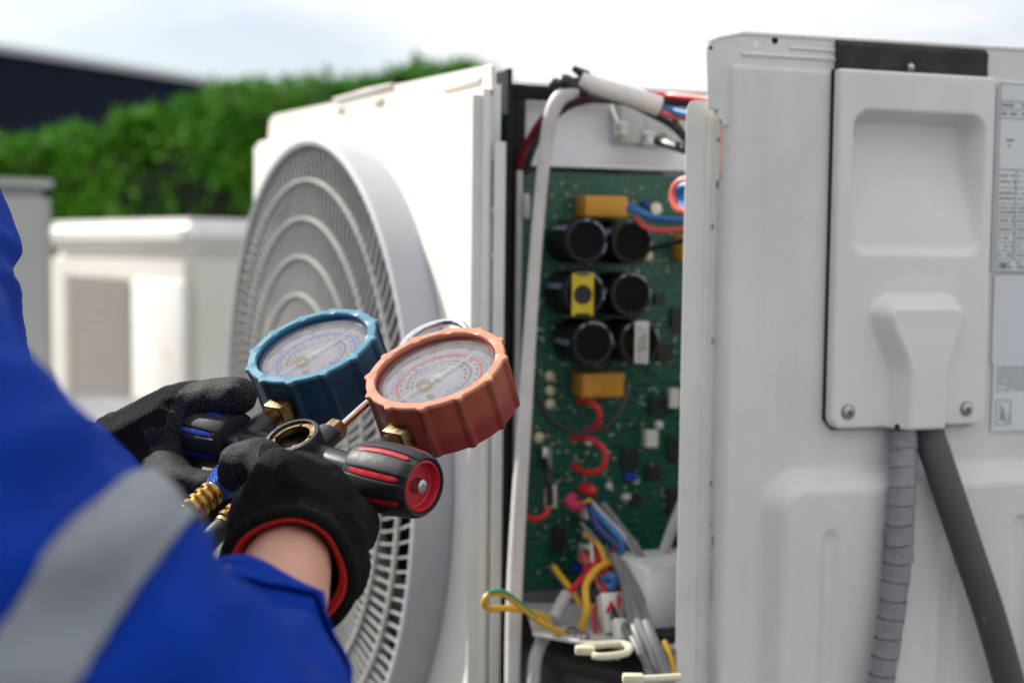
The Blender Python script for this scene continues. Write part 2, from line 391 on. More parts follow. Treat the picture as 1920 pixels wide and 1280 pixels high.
# unit A: corner at x=355; left face carries the grille, right face plain
ca = P(352, 462, 2.45); ca = Vector((ca.x, ca.y, 0))
topz = P(352, 408, 2.45).z; lidz = P(352, 470, 2.45).z
ua = thing('outdoor_unit', 'out of focus cream outdoor unit with wire guard, low in the left background', 'air conditioner', ca, 'background outdoor units')
SA = rot_frame(ca, 52)                                   # u to the right along the side
FA = Frame(ca, (math.sin(math.radians(38)), -math.cos(math.radians(38)), 0))   # u towards the corner, n to the left
WA, DA, z0 = .70, .36, .30
b = MB(); c = SA.M.inverted() @ FA.p(-WA / 2, 0, 0)
# body as a skewed box drawn from its footprint
def prism(b, base, z0, z1, mi=0):
    lo = [b.bm.verts.new((p[0], p[1], z0)) for p in base]; hi = [b.bm.verts.new((p[0], p[1], z1)) for p in base]; n = len(base)
    b.bm.faces.new(lo).material_index = mi; b.bm.faces.new(hi).material_index = mi
    for i in range(n): b.bm.faces.new((lo[i], lo[(i + 1) % n], hi[(i + 1) % n], hi[i])).material_index = mi
def foot(F1, W, S1, D, e=0.0):
    a = F1.p(e * .5, 0, 0); back = S1.u
    c0 = F1.p(0, 0, e) - S1.u * 0 + S1.n * e; c1 = F1.p(-W - e, 0, e); c2 = c1 + S1.u * (D + 2 * e); c3 = c0 + S1.u * (D + 2 * e)
    return [c0, c1, c2, c3]
b = MB(); prism(b, foot(FA, WA, SA, DA), z0, lidz)
bmesh.ops.bevel(b.bm, geom=b.bm.edges[:], offset=.018, segments=3, affect='EDGES'); b.build('casing', NB, ua)
b = MB(); prism(b, foot(FA, WA, SA, DA, .012), lidz + .001, topz)
bmesh.ops.bevel(b.bm, geom=b.bm.edges[:], offset=.02, segments=3, affect='EDGES'); b.build('lid', NBW, ua)
b = MB(); b.box((-.118, (lidz + z0) / 2 - .02, .003), (.225, lidz - z0 - .07, .012), bev=.005); b.build('front_panel', NBW, ua, FA.M)
b = MB(); b.box((-.41, (lidz + z0) / 2 - .02, .003), (.34, lidz - z0 - .09, .006)); b.build('coil', NGR, ua, FA.M)
gw = MB()
for k in range(26): gw.box((-.41, z0 + .05 + k * (lidz - z0 - .11) / 25, .010), (.34, .0095, .004))
gw.build('horizontal_wires', NWI, ua, FA.M, smooth=False); tag(bpy.data.objects['horizontal_wires'], kind='stuff')
for e in (.02, .34):
    for q in (.08, .62):
        b = MB(); pp = FA.p(-q, 0, 0) + SA.u * e; b.box((pp.x, pp.y, z0 / 2), (.07, .07, z0 - .004)); b.build('support_foot', CONC, ua, smooth=False)
# unit B: grey side at far left
cb = P(97, 340, 2.15); zB = P(97, 336, 2.15).z; zBl = P(97, 352, 2.15).z; cb = Vector((cb.x, cb.y, 0))
NBB = mat('second_neighbour_paint', (.40, .41, .39), .5, col2=(.36, .37, .35), nscale=5)
ub = thing('outdoor_unit', 'plain grey-green unit with rounded top corner, behind the jacket at the left edge', 'air conditioner', cb, 'background outdoor units')
UBF = (-math.sin(math.radians(26)), math.cos(math.radians(26)), 0); UBu = SA.u; UBf = Vector(UBF)
def fb(e): return [cb + UBu * e - UBf * e, cb - UBu * (.5 + e) - UBf * e, cb - UBu * (.5 + e) + UBf * (.32 + e), cb + UBu * e + UBf * (.32 + e)]
b = MB(); prism(b, fb(0), .3, zBl); bmesh.ops.bevel(b.bm, geom=b.bm.edges[:], offset=.015, segments=3, affect='EDGES'); b.build('casing', NBB, ub)
b = MB(); prism(b, fb(.004), zBl + .001, zB); bmesh.ops.bevel(b.bm, geom=b.bm.edges[:], offset=.012, segments=3, affect='EDGES'); b.build('lid', NBB, ub)
for q in (.06, .44):
    p = cb - UBu * q + UBf * .1; b = MB(); b.box((p.x, p.y, .148), (.08, .08, .296)); b.build('support_foot', CONC, ub, smooth=False)
# third: low white ledge between them
b = MB(); pl = P(190, 800, 1.9); b.box((pl.x - .35, pl.y + .25, pl.z / 2), (.7, .3, pl.z), bev=.02)
lw = b.build('concrete_plinth', mat('pale_plinth', (.66, .65, .64), .8, col2=(.58, .57, .56), nscale=8), None); tag(lw, 'pale blurred plinth in front of the wire-guarded unit, beside the blue sleeve', 'plinth')

# ------------------------------------------------------------------ THE OPENED OUTDOOR UNIT
TH_S, TH_F = 71.9, 26.0
OF = P(893, 165, 1.05)
FF = Frame(OF, (math.sin(math.radians(TH_F)), -math.cos(math.radians(TH_F)), 0))        # fan face
SS = Frame(P(1372, 120, 0.95), (math.sin(math.radians(TH_S)), math.cos(math.radians(TH_S)), 0))  # side sheet
unit = thing('outdoor_unit', 'opened white outdoor unit with round fan grille and exposed green circuit board', 'air conditioner', (OF.x, OF.y + .1, .2))
UB = -.62                                              # bottom of casing below OF
def U(name, b, m, M=None, smooth=True, par=None): return b.build(name, m, par or unit, M, smooth)

# fan face sheet with a round opening
FC = (-.334, -.3116); FR = .297; FP = .032
WF = .628
bm_ = bmesh.new()
n = 96; inn = []; out = []
x0_, x1_, y0_, y1_ = -WF, 0.0, UB, 0.0
for k in range(n):
    a = 2 * PI * k / n; c_, s_ = math.cos(a), math.sin(a)
    inn.append(bm_.verts.new((FC[0] + c_ * (FR - .006), FC[1] + s_ * (FR - .006), 0)))
    tx = ((x1_ - FC[0]) / c_ if c_ > 0 else (x0_ - FC[0]) / c_) if abs(c_) > 1e-6 else 9
    ty = ((y1_ - FC[1]) / s_ if s_ > 0 else (y0_ - FC[1]) / s_) if abs(s_) > 1e-6 else 9
    t_ = min(tx, ty); out.append(bm_.verts.new((FC[0] + c_ * t_, FC[1] + s_ * t_, 0)))
for k in range(n): bm_.faces.new((inn[k], out[k], out[(k + 1) % n], inn[(k + 1) % n]))
for cx_, cy_ in ((x0_, y0_), (x0_, y1_), (x1_, y0_), (x1_, y1_)):
    d_ = sorted(out, key=lambda v: (v.co.x - cx_) ** 2 + (v.co.y - cy_) ** 2)[0]; d_.co.x = cx_; d_.co.y = cy_
r_ = bmesh.ops.extrude_edge_only(bm_, edges=[e for e in bm_.edges if e.is_boundary])
# outer skirt goes back 8 mm, rolled
for g_ in r_['geom']:
    if isinstance(g_, bmesh.types.BMVert): g_.co.z = -.012
es = [e for e in bm_.edges if all(abs(v.co.z) < 1e-6 for v in e.verts) and any(abs(f.normal.z) < .5 for f in e.link_faces)]
bm_.normal_update()
es = [e for e in bm_.edges if all(abs(v.co.z) < 1e-6 for v in e.verts) and len(e.link_faces) == 2 and any(abs(f.normal.z) < .5 for f in e.link_faces)]
bmesh.ops.bevel(bm_, geom=es, offset=.006, segments=4, affect='EDGES')
mb = MB(); mb.bm = bm_; U('front_panel', mb, WHITE, FF.M)
# ring (fan guard rim) standing proud of the face
rim = MB(); rim.lathe([(FR - .004, 0), (FR + .002, .0005), (FR + .0002, .003), (FR - .0006, FP - .004), (FR - .0022, FP - .0012), (FR - .005, FP), (FR - .009, FP - .001), (FR - .0105, FP - .006), (FR - .0110, .002)], 128, close0=False, close1=False)
U('guard_rim', rim, RINGM, FF.M @ Matrix.Translation((FC[0], FC[1], .0005)))
# concentric rings and spiral fins of the guard
GZ = FP - .006
for r_ in (.255, .218, .181, .144, .107, .070):
    b = MB(); b.lathe([(r_ - .0014, -.0024), (r_ + .0014, -.0024), (r_ + .0012, .0010), (r_ - .0012, .0010), (r_ - .0014, -.0024)], 96, close0=False, close1=False)
    U('guard_ring', b, GRIL, FF.M @ Matrix.Translation((FC[0], FC[1], GZ + .002 + .010 * (1 - (r_ / FR) ** 2))))
fin = MB(); NFIN = 128
for k in range(NFIN):
    a0_ = 2 * PI * k / NFIN; pv = None
    for j in range(12):
        t_ = min(1, j / 8); r = lerp(.070, FR - .0135, t_); a = a0_ + .34 * t_ ** 1.2
        z = GZ + .010 * (1 - (r / FR) ** 2); c_, s_ = math.cos(a), math.sin(a)
        if j == 9: z -= .004; r += .0015
        if j > 9: z -= .014 * (j - 9); r += .0020
        w_ = .0008; tang = Vector((-s_, c_, 0)) * w_
        o_ = Vector((FC[0] + c_ * r, FC[1] + s_ * r, z))
        ring = [fin.bm.verts.new(o_ + tang + Vector((0, 0, .0008))), fin.bm.verts.new(o_ - tang + Vector((0, 0, .0008))), fin.bm.verts.new(o_ - tang - Vector((0, 0, .0010))), fin.bm.verts.new(o_ + tang - Vector((0, 0, .0010)))]
        if pv:
            for q in range(4): fin.bm.faces.new((pv[q], pv[(q + 1) % 4], ring[(q + 1) % 4], ring[q]))
        pv = ring
tag(U('guard_fins', fin, GRIL, FF.M, smooth=False), kind='stuff')
b = MB(); b.lathe([(.072, -.004), (.070, .004), (.05, .008), (.001, .009)], 48); U('guard_hub', b, RINGM, FF.M @ Matrix.Translation((FC[0], FC[1], GZ + .010)))
# shroud tube, coil and fan behind
b = MB(); b.lathe([(FR - .006, -.002), (FR - .02, -.02), (FR - .024, -.11), (FR - .01, -.13)], 96, close0=False, close1=False)
U('fan_shroud', b, mat('shroud_metal', (.15, .15, .165), .5), FF.M @ Matrix.Translation((FC[0], FC[1], 0)))
b = MB(); b.lathe([(.001, -.08), (.06, -.08), (.062, -.03), (.05, -.02), (.001, -.018)], 40); hub = U('fan_hub', b, FANM, FF.M @ Matrix.Translation((FC[0], FC[1], 0)))
for k in range(3):
    b = MB(); NA, NR = 16, 10; g = []
    for i in range(NA + 1):
        row = []
        for j in range(NR + 1):
            r = lerp(.055, FR - .034, j / NR); a = lerp(-.75, .75, i / NA) * (1 - .12 * (j / NR)) + .35 * (j / NR) + 2 * PI * k / 3 + .5
            z = -.055 + .03 * (i / NA - .5) * 1.8 + .01 * (j / NR); row.append(b.bm.verts.new((r * math.cos(a), r * math.sin(a), z)))
        g.append(row)
    for i in range(NA):
        for j in range(NR): b.bm.faces.new((g[i][j], g[i + 1][j], g[i + 1][j + 1], g[i][j + 1]))
    bmesh.ops.solidify(b.bm, geom=b.bm.faces[:], thickness=.003)
    U('fan_blade', b, FANM, FF.M @ Matrix.Translation((FC[0], FC[1], 0)))
DEP = .30
b = MB(); b.box((-WF / 2, UB / 2, -DEP + .02), (WF - .03, -UB - .04, .02)); U('coil', b, COIL, FF.M)
b = MB(); b.box((-WF + .006, UB / 2, -DEP / 2), (.004, -UB - .02, DEP - .05)); U('chamber_shade_lining', b, mat('shade_lining_grey', (.07, .072, .08), .6), FF.M, smooth=False)  # added dark sheet standing in for the shade inside the fan chamber
# casing shell round the fan chamber (left, floor, back)
b = MB(); b.box((-WF + .001, UB / 2, -DEP / 2 - .008), (.002, -UB, DEP - .01)); b.box((-WF / 2, UB + .002, -DEP / 2), (WF, .003, DEP)); U('casing_shell', b, SHEET, FF.M, smooth=False)
b = MB(); q = [FF.p(-WF + .004, 0, -.013), FF.p(-.004, 0, -.013), FF.p(-.30, 0, -.15), FF.p(-WF + .004, 0, -DEP)]
prism(b, [(p.x, p.y) for p in q], OF.z - .010, OF.z - .004); U('top_shade_cover', b, WHITE, smooth=False)  # unseen top sheet added to keep light out of the fan chamber
# top lip in steps, set back from the face: two overlapping sheets
def Fp(px, py, off): u_, v_ = FF.uv(px, py, off); return u_, v_
TLIP = mat('cream_top_lip', (.76, .73, .68), .5, col2=(.70, .66, .60), nscale=12)
def strip(name, pts, off, th, m, par=None, F=FF, bev=0.001):
    b = MB(); q = [F.uv(px, py, off) for px, py in pts]; b.poly(q, th)
    if bev: bmesh.ops.bevel(b.bm, geom=b.bm.edges[:], offset=bev, segments=2, affect='EDGES')
    return U(name, b, m, F.M @ Matrix.Translation((0, 0, off)), par=par)
strip('top_lip', [(508, 262), (511, 226), (518, 216), (640, 190), (745, 160), (905, 126), (931, 122), (932, 172), (893, 186)], -.016, .004, TLIP)
strip('top_lip_ridge', [(632, 186), (700, 166), (744, 157), (744, 163), (640, 190)], -.015, .007, TLIP)
b = MB()
for (px, py, w_, h_) in ((640, 208, .018, .006), (712, 193, .020, .006),):
    u_, v_ = FF.uv(px, py, -.0118); b.box((u_, v_, -.0112), (w_, h_, .002), bev=.0008)
tag(U('slot_marks', b, mat('dull_slot', (.33, .30, .26), .7), FF.M), kind='stuff')
u0, v0 = FF.uv(832, 168, -.0118); u1, v1 = FF.uv(902, 148, -.0118)
b = MB(); b.box(((u0 + u1) / 2, (v0 + v1) / 2, -.0118), (abs(u1 - u0) * 1.0, .007, .0035), M=None, bev=.003, seg=3); U('pressed_rib', b, TLIP, FF.M)

# return strip of the fan face: plane parallel to the side sheet, in shade
CS = Frame(P(887, 165, 1.052), SS.u)
b = MB(); q0 = CS.uv(886, 200); q1 = CS.uv(948, 200)
wS = q1[0]
b.box((wS / 2 * .62, UB / 2 - .005, -.001), (wS * .62, -UB + .0, .0022)); U('return_flange', b, SHEET, CS.M)
b = MB(); b.box((wS * .80, UB / 2 - .025, .0035), (wS * .36, -UB - .03, .002), bev=.0007)
nb = 26
U('side_flange', b, SHEET, CS.M)
b = MB()
for (yy, hh) in ((300, 100), (560, 60), (1035, 70), (1150, 60)):
    u_, v_ = CS.uv(927, yy + hh / 2, .001); b.box((u_, v_, .0012), (.0035, hh / F_PX * 1.05, .0016))
tag(U('slots', b, DARKIN, CS.M, smooth=False), kind='stuff')
b = MB(); u_, v_ = CS.uv(937, 235, .006); b.box((u_, v_ + .006, -.004), (.0075, .052, .002), bev=.0006); b.box((u_ - .0062, v_ - .012, -.006), (.004, .05, .002)); U('corner_bracket', b, mat('galvanised_bracket', (.58, .62, .63), .4, metal=.5), CS.M)
def screw_mesh(r=.0042):
    b = MB(); b.lathe([(r * 1.25, 0), (r * 1.3, .0007), (r * 1.0, .0010), (r * .98, .0018), (r * .7, .0026), (.0001, .0029)], 24)
    b.box((0, 0, .0028), (r * 1.1, r * .22, .0006), mi=1); b.box((0, 0, .00281), (r * .22, r * 1.1, .0006), mi=1); return b.mesh('screw')
SCR = screw_mesh(); SCR.materials.append(STEEL); SCR.materials.append(DARKIN)
def screw(F, px, py, off, sc=1.0, par=None, rz=.3):
    u_, v_ = F.uv(px, py, off)
    return add('screw', SCR, STEEL, par or unit, F.M @ Matrix.Translation((u_, v_, off)) @ Matrix.Rotation(rz, 4, 'Z') @ Matrix.Scale(sc, 4))
for py in (395, 480, 1000): screw(CS, 929, py, .0012, .75)

# ---- compartment behind: black frame, plates, board
BB = Frame(P(985, 322, 1.115), SS.u)
b = MB(); b.box((0.001, -.27, -.03), (.016, .80, .05)); b2 = CS
BLKF = mat('black_painted_frame', (.008, .0075, .008), .7, spec=.2, col2=(.018, .017, .017), nscale=30)
u_a, v_a = BB.uv(958, 162, 0); u_b, v_b = BB.uv(1345, 190, 0)
b = MB(); b.box(((u_a + u_b) / 2, v_a - .004, -.004), (u_b - u_a, .011, .010), bev=.001); b.box((u_a + .006, -.26, -.006), (.014, .66, .012), bev=.001)
U('black_frame', b, BLKF, BB.M)
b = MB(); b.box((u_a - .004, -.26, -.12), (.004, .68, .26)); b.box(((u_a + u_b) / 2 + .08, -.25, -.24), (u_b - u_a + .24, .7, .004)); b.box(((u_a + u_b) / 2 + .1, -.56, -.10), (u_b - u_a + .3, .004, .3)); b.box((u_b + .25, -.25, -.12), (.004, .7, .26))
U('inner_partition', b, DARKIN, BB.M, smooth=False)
PLATE = mat('pale_grey_plate', (.80, .80, .84), .45, col2=(.74, .74, .78), nscale=9)
u0, v0 = BB.uv(985, 188, -.002); u1, v1 = BB.uv(1330, 318, -.002)
b = MB(); b.box(((u0 + u1) / 2, (v0 + v1) / 2 + .001, -.016), (u1 - u0 + .06, v0 - v1, .003), bev=.0008); b.box(((u0 + u1) / 2, v1 - .0005, -.009), (u1 - u0 + .06, .003, .017), bev=.0008); U('control_box_plate', b, PLATE, BB.M)
# circuit board
u0, v0 = BB.uv(978, 322); u1, v1 = BB.uv(1330, 1082)
PCBW, PCBH = u1 - u0, v0 - v1
pm = bpy.data.materials.new('green_solder_mask'); pm.use_nodes = True; n_ = pm.node_tree.nodes; l_ = pm.node_tree.links.new
pb = n_['Principled BSDF']; pb.inputs['Roughness'].default_value = .35
t_ = n_.new('ShaderNodeTexCoord'); br = n_.new('ShaderNodeTexBrick'); br.inputs['Scale'].default_value = 34; br.inputs['Mortar Size'].default_value = .035
br.inputs['Color1'].default_value = (.0, .072, .040, 1); br.inputs['Color2'].default_value = (.001, .052, .031, 1); br.inputs['Mortar'].default_value = (.004, .105, .065, 1); br.offset = .37; br.squash = 1.7; br.squash_frequency = 3
zz = n_.new('ShaderNodeTexNoise'); zz.inputs['Scale'].default_value = 35; mpz = n_.new('ShaderNodeVectorMath'); mpz.operation = 'ADD'
l_(t_.outputs['Object'], br.inputs['Vector']); l_(br.outputs[0], pb.inputs['Base Color'])
b = MB(); b.box(((u0 + u1) / 2, (v0 + v1) / 2, .004), (PCBW, PCBH, .0016)); pcb = U('circuit_board', b, pm, BB.M, smooth=False)
BZ = .0050
def onb(px, py): return BB.uv(px, py, BZ)
# copper traces and silkscreen, raised hair-fine on the board
TR = mat('light_green_trace', (.012, .12, .085), .35); SILK = mat('white_silkscreen', (.55, .60, .56), .6)
def trace(pts, m, w=.0009, name='trace'):
    b = MB(); q = [Vector((*onb(*p), 0)) for p in pts]
    for a, c in zip(q, q[1:]):
        d_ = c - a; M_ = Matrix.Translation((a + c) / 2) @ Matrix.Rotation(math.atan2(d_.y, d_.x), 4, 'Z'); b.box((0, 0, .0001), (d_.length + w, w, .0002), M_)
    return U(name, b, m, BB.M @ Matrix.Translation((0, 0, BZ)), False, pcb)
trace([(1035, 395), (1100, 335), (1245, 335), (1290, 370)], TR, .0016)
trace([(1070, 372), (1110, 352), (1235, 352), (1275, 395)], TR, .0012)
trace([(985, 885), (1060, 880), (1110, 880)], TR, .0018)
trace([(1180, 560), (1230, 620), (1230, 700), (1290, 705)], TR, .0014)
trace([(1220, 500), (1250, 530), (1250, 590)], TR, .0014)
rg = random.Random(11); b = MB()
for k in range(110):
    x, y = onb(rg.uniform(1000, 1290), rg.uniform(335, 1070)); a = rg.choice((0, 0, PI / 2, PI / 4)); ln = rg.uniform(.004, .028)
    b.box((0, 0, .00012 + k * 1e-6), (ln, rg.uniform(.0003, .0008), .0001), Matrix.Translation((x, y, 0)) @ Matrix.Rotation(a, 4, 'Z'))
tag(U('fine_traces', b, TR, BB.M @ Matrix.Translation((0, 0, BZ + .0001)), False, pcb), kind='stuff')
b = MB()
for k in range(160):
    x, y = onb(rg.uniform(1000, 1290), rg.uniform(335, 1075)); b.box((x, y, .0003), (rg.uniform(.0006, .003), rg.uniform(.0005, .0012), .0003))
tag(U('silkscreen_print', b, SILK, BB.M @ Matrix.Translation((0, 0, BZ + .0001)), False, pcb), kind='stuff')
SOLD = mat('solder_beige', (.62, .55, .38), .4, metal=.3)
b = MB()
for k in range(150):
    x, y = onb(rg.uniform(1000, 1290), rg.uniform(335, 1075)); b.lathe([(.0011, 0), (.0008, .0006), (.0002, .0008)], 8, Matrix.Translation((x, y, 0)))
tag(U('solder_joints', b, SOLD, BB.M @ Matrix.Translation((0, 0, BZ)), par=pcb), kind='stuff')
for px, py in ((1031, 705), (1031, 732), (1031, 757), (1010, 820), (1046, 425), (1215, 480), (1100, 1000)):
    b = MB(); b.lathe([(.0042, 0), (.0042, .0012), (.0028, .002), (.0006, .0021)], 16); U('solder_pad', b, SOLD, BB.M @ Matrix.Translation((*onb(px, py), BZ)), par=pcb)
CHIP = mat('black_chip', (.012, .012, .014), .4)
for k, (px, py, w_, h_) in enumerate(((1245, 660, .014, .014), (1268, 600, .012, .02), (1180, 860, .016, .016), (1222, 885, .012, .012), (1262, 840, .012, .02), (1240, 760, .022, .014), (1262, 940, .013, .022), (1190, 935, .01, .01), (1235, 560, .009, .009), (1150, 1000, .012, .009), (1046, 1010, .011, .02), (1275, 1010, .012, .012))):
    b = MB(); b.box((0, 0, .0017), (w_, h_, .0032), bev=.0004, seg=1); U('chip', b, CHIP, BB.M @ Matrix.Translation((*onb(px, py), BZ)), par=pcb)
WCON = mat('milky_white_connector', (.66, .66, .60), .45)
for k, (px, py, w_, h_, d_) in enumerate(((1214, 820, .011, .014, .010), (1232, 795, .006, .006, .006), (1172, 930, .007, .005, .004), (1258, 745, .009, .016, .008), (1030, 930, .010, .018, .004), (1098, 1035, .014, .014, .012), (1097, 955, .010, .012, .012), (1140, 910, .005, .005, .004), (1190, 900, .005, .005, .004), (1100, 825, .005, .007, .006))):
    b = MB(); b.box((0, 0, d_ / 2), (w_, h_, d_), bev=.0006, seg=1); U('connector', b, WCON, BB.M @ Matrix.Translation((*onb(px, py), BZ)), par=pcb)
for (px, py, w_) in ((1083, 1062, .014), (1180, 893, .012), (1215, 385, .012)):
    b = MB(); b.box((0, 0, .003), (w_, .006, .006), bev=.001); U('blue_component', b, BLUPL, BB.M @ Matrix.Translation((*onb(px, py), BZ)), par=pcb)
b = MB(); b.lathe([(.006, 0), (.0062, .012), (.005, .014), (.0001, .0142)], 20); U('metal_can', b, STEEL, BB.M @ Matrix.Translation((*onb(1218, 392), BZ)), par=pcb)
b = MB(); b.box((0, 0, .006), (.008, .018, .012), bev=.001); U('metal_tab', b, STEEL, BB.M @ Matrix.Translation((*onb(1017, 855), BZ)), par=pcb)
YEL = mat('yellow_film_capacitor_resin', (.62, .30, .022), .42, col2=(.52, .24, .02), nscale=60)
def onz(px, py, z): return BB.uv(px, py, z)
for (xa, ya, xb, yb) in ((1098, 366, 1178, 408), (1093, 700, 1172, 744)):
    H_ = .026; a = onz(xa, ya, BZ + H_); c = onz(xb, yb, BZ + H_)
    b = MB(); b.box(((a[0] + c[0]) / 2, (a[1] + c[1]) / 2, BZ + H_ / 2), (c[0] - a[0], a[1] - c[1], H_), bev=.0015, seg=2); U('film_capacitor', b, YEL, BB.M, par=pcb)
CAPM = mat('black_capacitor_sleeve', (.006, .006, .008), .4, spec=.35, col2=(.010, .010, .012), nscale=40, rvar=.05)
CAPT = mat('capacitor_top_disc', (.006, .0058, .006), .7, spec=.12)
PRT = mat('pale_blue_print', (.20, .23, .30), .6)
CH = .046; b = MB(); cr = .0178
b.lathe([(cr, 0), (cr, CH - .0022), (cr - .0006, CH - .0008), (cr - .002, CH), (cr - .0036, CH - .0005), (cr - .0038, CH - .0016)], 40, close1=False)
b.lathe([(cr - .0037, CH - .0018), (.0001, CH - .0017)], 40, close0=False, mi=1)
for a0_, a1_ in ((-.5, .0), (.35, 1.3), (1.5, 1.8)):
    b.bm.verts.ensure_lookup_table()
    N_ = 10; pv = None
    for i in range(N_ + 1):
        a = lerp(a0_, a1_, i / N_); r1, r2 = cr - .0005, cr - .0021
        q = [b.bm.verts.new((r1 * math.cos(a), r1 * math.sin(a), CH - .0004)), b.bm.verts.new((r2 * math.cos(a), r2 * math.sin(a), CH + .0003))]
        if pv: b.bm.faces.new((pv[0], q[0], q[1], pv[1])).material_index = 2
        pv = q
# stripe of print down the sleeve
for a in (2.5,):
    pv = None
    for i in range(4):
        aa = a + i * .08; q = [b.bm.verts.new(((cr + .0002) * math.cos(aa), (cr + .0002) * math.sin(aa), z_)) for z_ in (.006, CH - .006)]
        if pv: b.bm.faces.new((pv[0], q[0], q[1], pv[1])).material_index = 2
        pv = q
CM = b.mesh('capacitor'); [CM.materials.append(x) for x in (CAPM, CAPT, PRT)]
caps = []
for k, (px, py) in enumerate(((1100, 452), (1186, 454), (1096, 551), (1184, 553), (1112, 644), (1200, 642))):
    u_, v_ = onz(px, py, BZ + CH); caps.append((u_, v_))
    add('capacitor', CM, CAPM, pcb, BB.M @ Matrix.Translation((u_, v_, BZ)) @ Matrix.Rotation(k * .15 - .1, 4, 'Z'))
# stickers over the capacitors
STK = mat('yellow_warning_sticker', (.62, .50, .012), .5, col2=(.55, .42, .01), nscale=80)
def rect_on(px0, py0, px1, py1, z):
    a = onz(px0, py0, z); c = onz(px1, py1, z); return (a[0] + c[0]) / 2, (a[1] + c[1]) / 2, abs(c[0] - a[0]), abs(a[1] - c[1])
x_, y_, w_, h_ = rect_on(1072, 512, 1111, 592, BZ + CH)
b = MB(); b.box((x_, y_, BZ + CH + .0012), (w_, h_, .0006)); U('warning_sticker', b, STK, BB.M, False, pcb)
b = MB(); b.lathe([(.0058, 0), (.0076, 0), (.0076, .0003), (.0058, .0003)], 28, Matrix.Translation((x_, y_, BZ + CH + .0016)))
b.box((0, 0, .0002), (.005, .0018, .0003), Matrix.Translation((x_ + .001, y_, BZ + CH + .0016)) @ Matrix.Rotation(.9, 4, 'Z')); b.box((0, 0, .0002), (.006, .0016, .0003), Matrix.Translation((x_ - .001, y_ + .002, BZ + CH + .0017)) @ Matrix.Rotation(-.7, 4, 'Z'))
b.box((x_, y_ - .0155, BZ + CH + .0017), (w_ * .7, .002, .0003)); b.box((x_, y_ + .0155, BZ + CH + .0017), (w_ * .6, .0015, .0003))
U('sticker_print', b, CHIP, BB.M, False, pcb)
WST = mat('white_paper_label', (.62, .62, .60), .6)
x_, y_, w_, h_ = rect_on(1190, 602, 1214, 680, BZ + CH)
b = MB(); b.box((x_, y_, BZ + CH + .0012), (w_, h_, .0006)); U('paper_label', b, WST, BB.M, False, pcb)
b = MB()
for i in range(16):
    for j in range(2):
        if rg.random() < .8: b.box((x_ + (j - .5) * w_ * .34, y_ - h_ * .42 + i * h_ * .84 / 15, BZ + CH + .0017), (w_ * .22, h_ / 34 * rg.uniform(.6, 1.2), .0002))
U('label_print', b, CHIP, BB.M, False, pcb)
b = MB()
for k in range(150):
    x, y = onb(rg.uniform(1000, 1290), rg.uniform(560, 1075)); b.box((x, y, .0007), (rg.uniform(.0014, .0035), rg.uniform(.0010, .0022), .0012))
tag(U('small_chips', b, CHIP, BB.M @ Matrix.Translation((0, 0, BZ)), False, pcb), kind='stuff')
b = MB()
for k in range(60):
    x, y = onb(rg.uniform(1000, 1290), rg.uniform(560, 1075)); b.box((x, y, .0008), (rg.uniform(.001, .003), rg.uniform(.0010, .0018), .0014))
tag(U('small_resistors', b, SOLD, BB.M @ Matrix.Translation((0, 0, BZ)), False, pcb), kind='stuff')
# ferrite coil at right
b = MB(); c_ = BB.p(*onz(1292, 362, .03), .03)
for k in range(3):
    pass
def wire(name, pts, r, m, seg=8, flat=1.0, par=None, sub=8, rfun=None):
    b = MB(); b.tube([P(*p) for p in pts], r * (.86 if r < .005 else 1), seg, sub=sub, flat=flat, rfun=rfun); return U(name, b, m, par=par)
RED = WIREP('red', (.55, .015, .02)); PINKW = WIREP('coral_red', (.75, .12, .10)); BLU = WIREP('blue', (.02, .15, .38)); BLK = WIREP('black', (.012, .012, .014))
DRED = WIREP('dark_red', (.22, .008, .012)); YLW = WIREP('yellow', (.66, .36, .015)); GRY = WIREP('grey', (.16, .16, .17)); GRN = WIREP('green', (.02, .30, .14)); WHT = WIREP('white', (.68, .67, .62))
NAV = WIREP('navy', (.01, .03, .16)); LGR = WIREP('light_grey', (.42, .42, .43))
wire('red_coil_wire', [(1300, 335, 1.02), (1275, 340, 1.03), (1262, 362, 1.035), (1270, 390, 1.03), (1300, 398, 1.02)], .0035, PINKW)
wire('blue_coil_wire', [(1300, 345, 1.02), (1278, 352, 1.03), (1274, 368, 1.035), (1280, 385, 1.03), (1300, 390, 1.02)], .0045, BLU)
wire('blue_wire', [(1178, 392, 1.09), (1195, 398, 1.075), (1230, 408, 1.06), (1300, 414, 1.03)], .0026, BLU)
wire('blue_wire', [(1180, 384, 1.09), (1205, 396, 1.08), (1240, 414, 1.06), (1310, 408, 1.03)], .0024, BLU)
wire('red_wire', [(1192, 408, 1.09), (1210, 425, 1.075), (1245, 432, 1.06), (1300, 428, 1.03)], .0028, PINKW)
wire('black_wire', [(1200, 470, 1.09), (1240, 462, 1.07), (1300, 445, 1.03)], .0022, BLK)
b = MB(); x_, y_, w_, h_ = rect_on(1276, 440, 1300, 490, .02); b.box((x_, y_, .014), (w_, h_, .02), bev=.001); U('film_capacitor', b, YEL, BB.M, par=pcb)
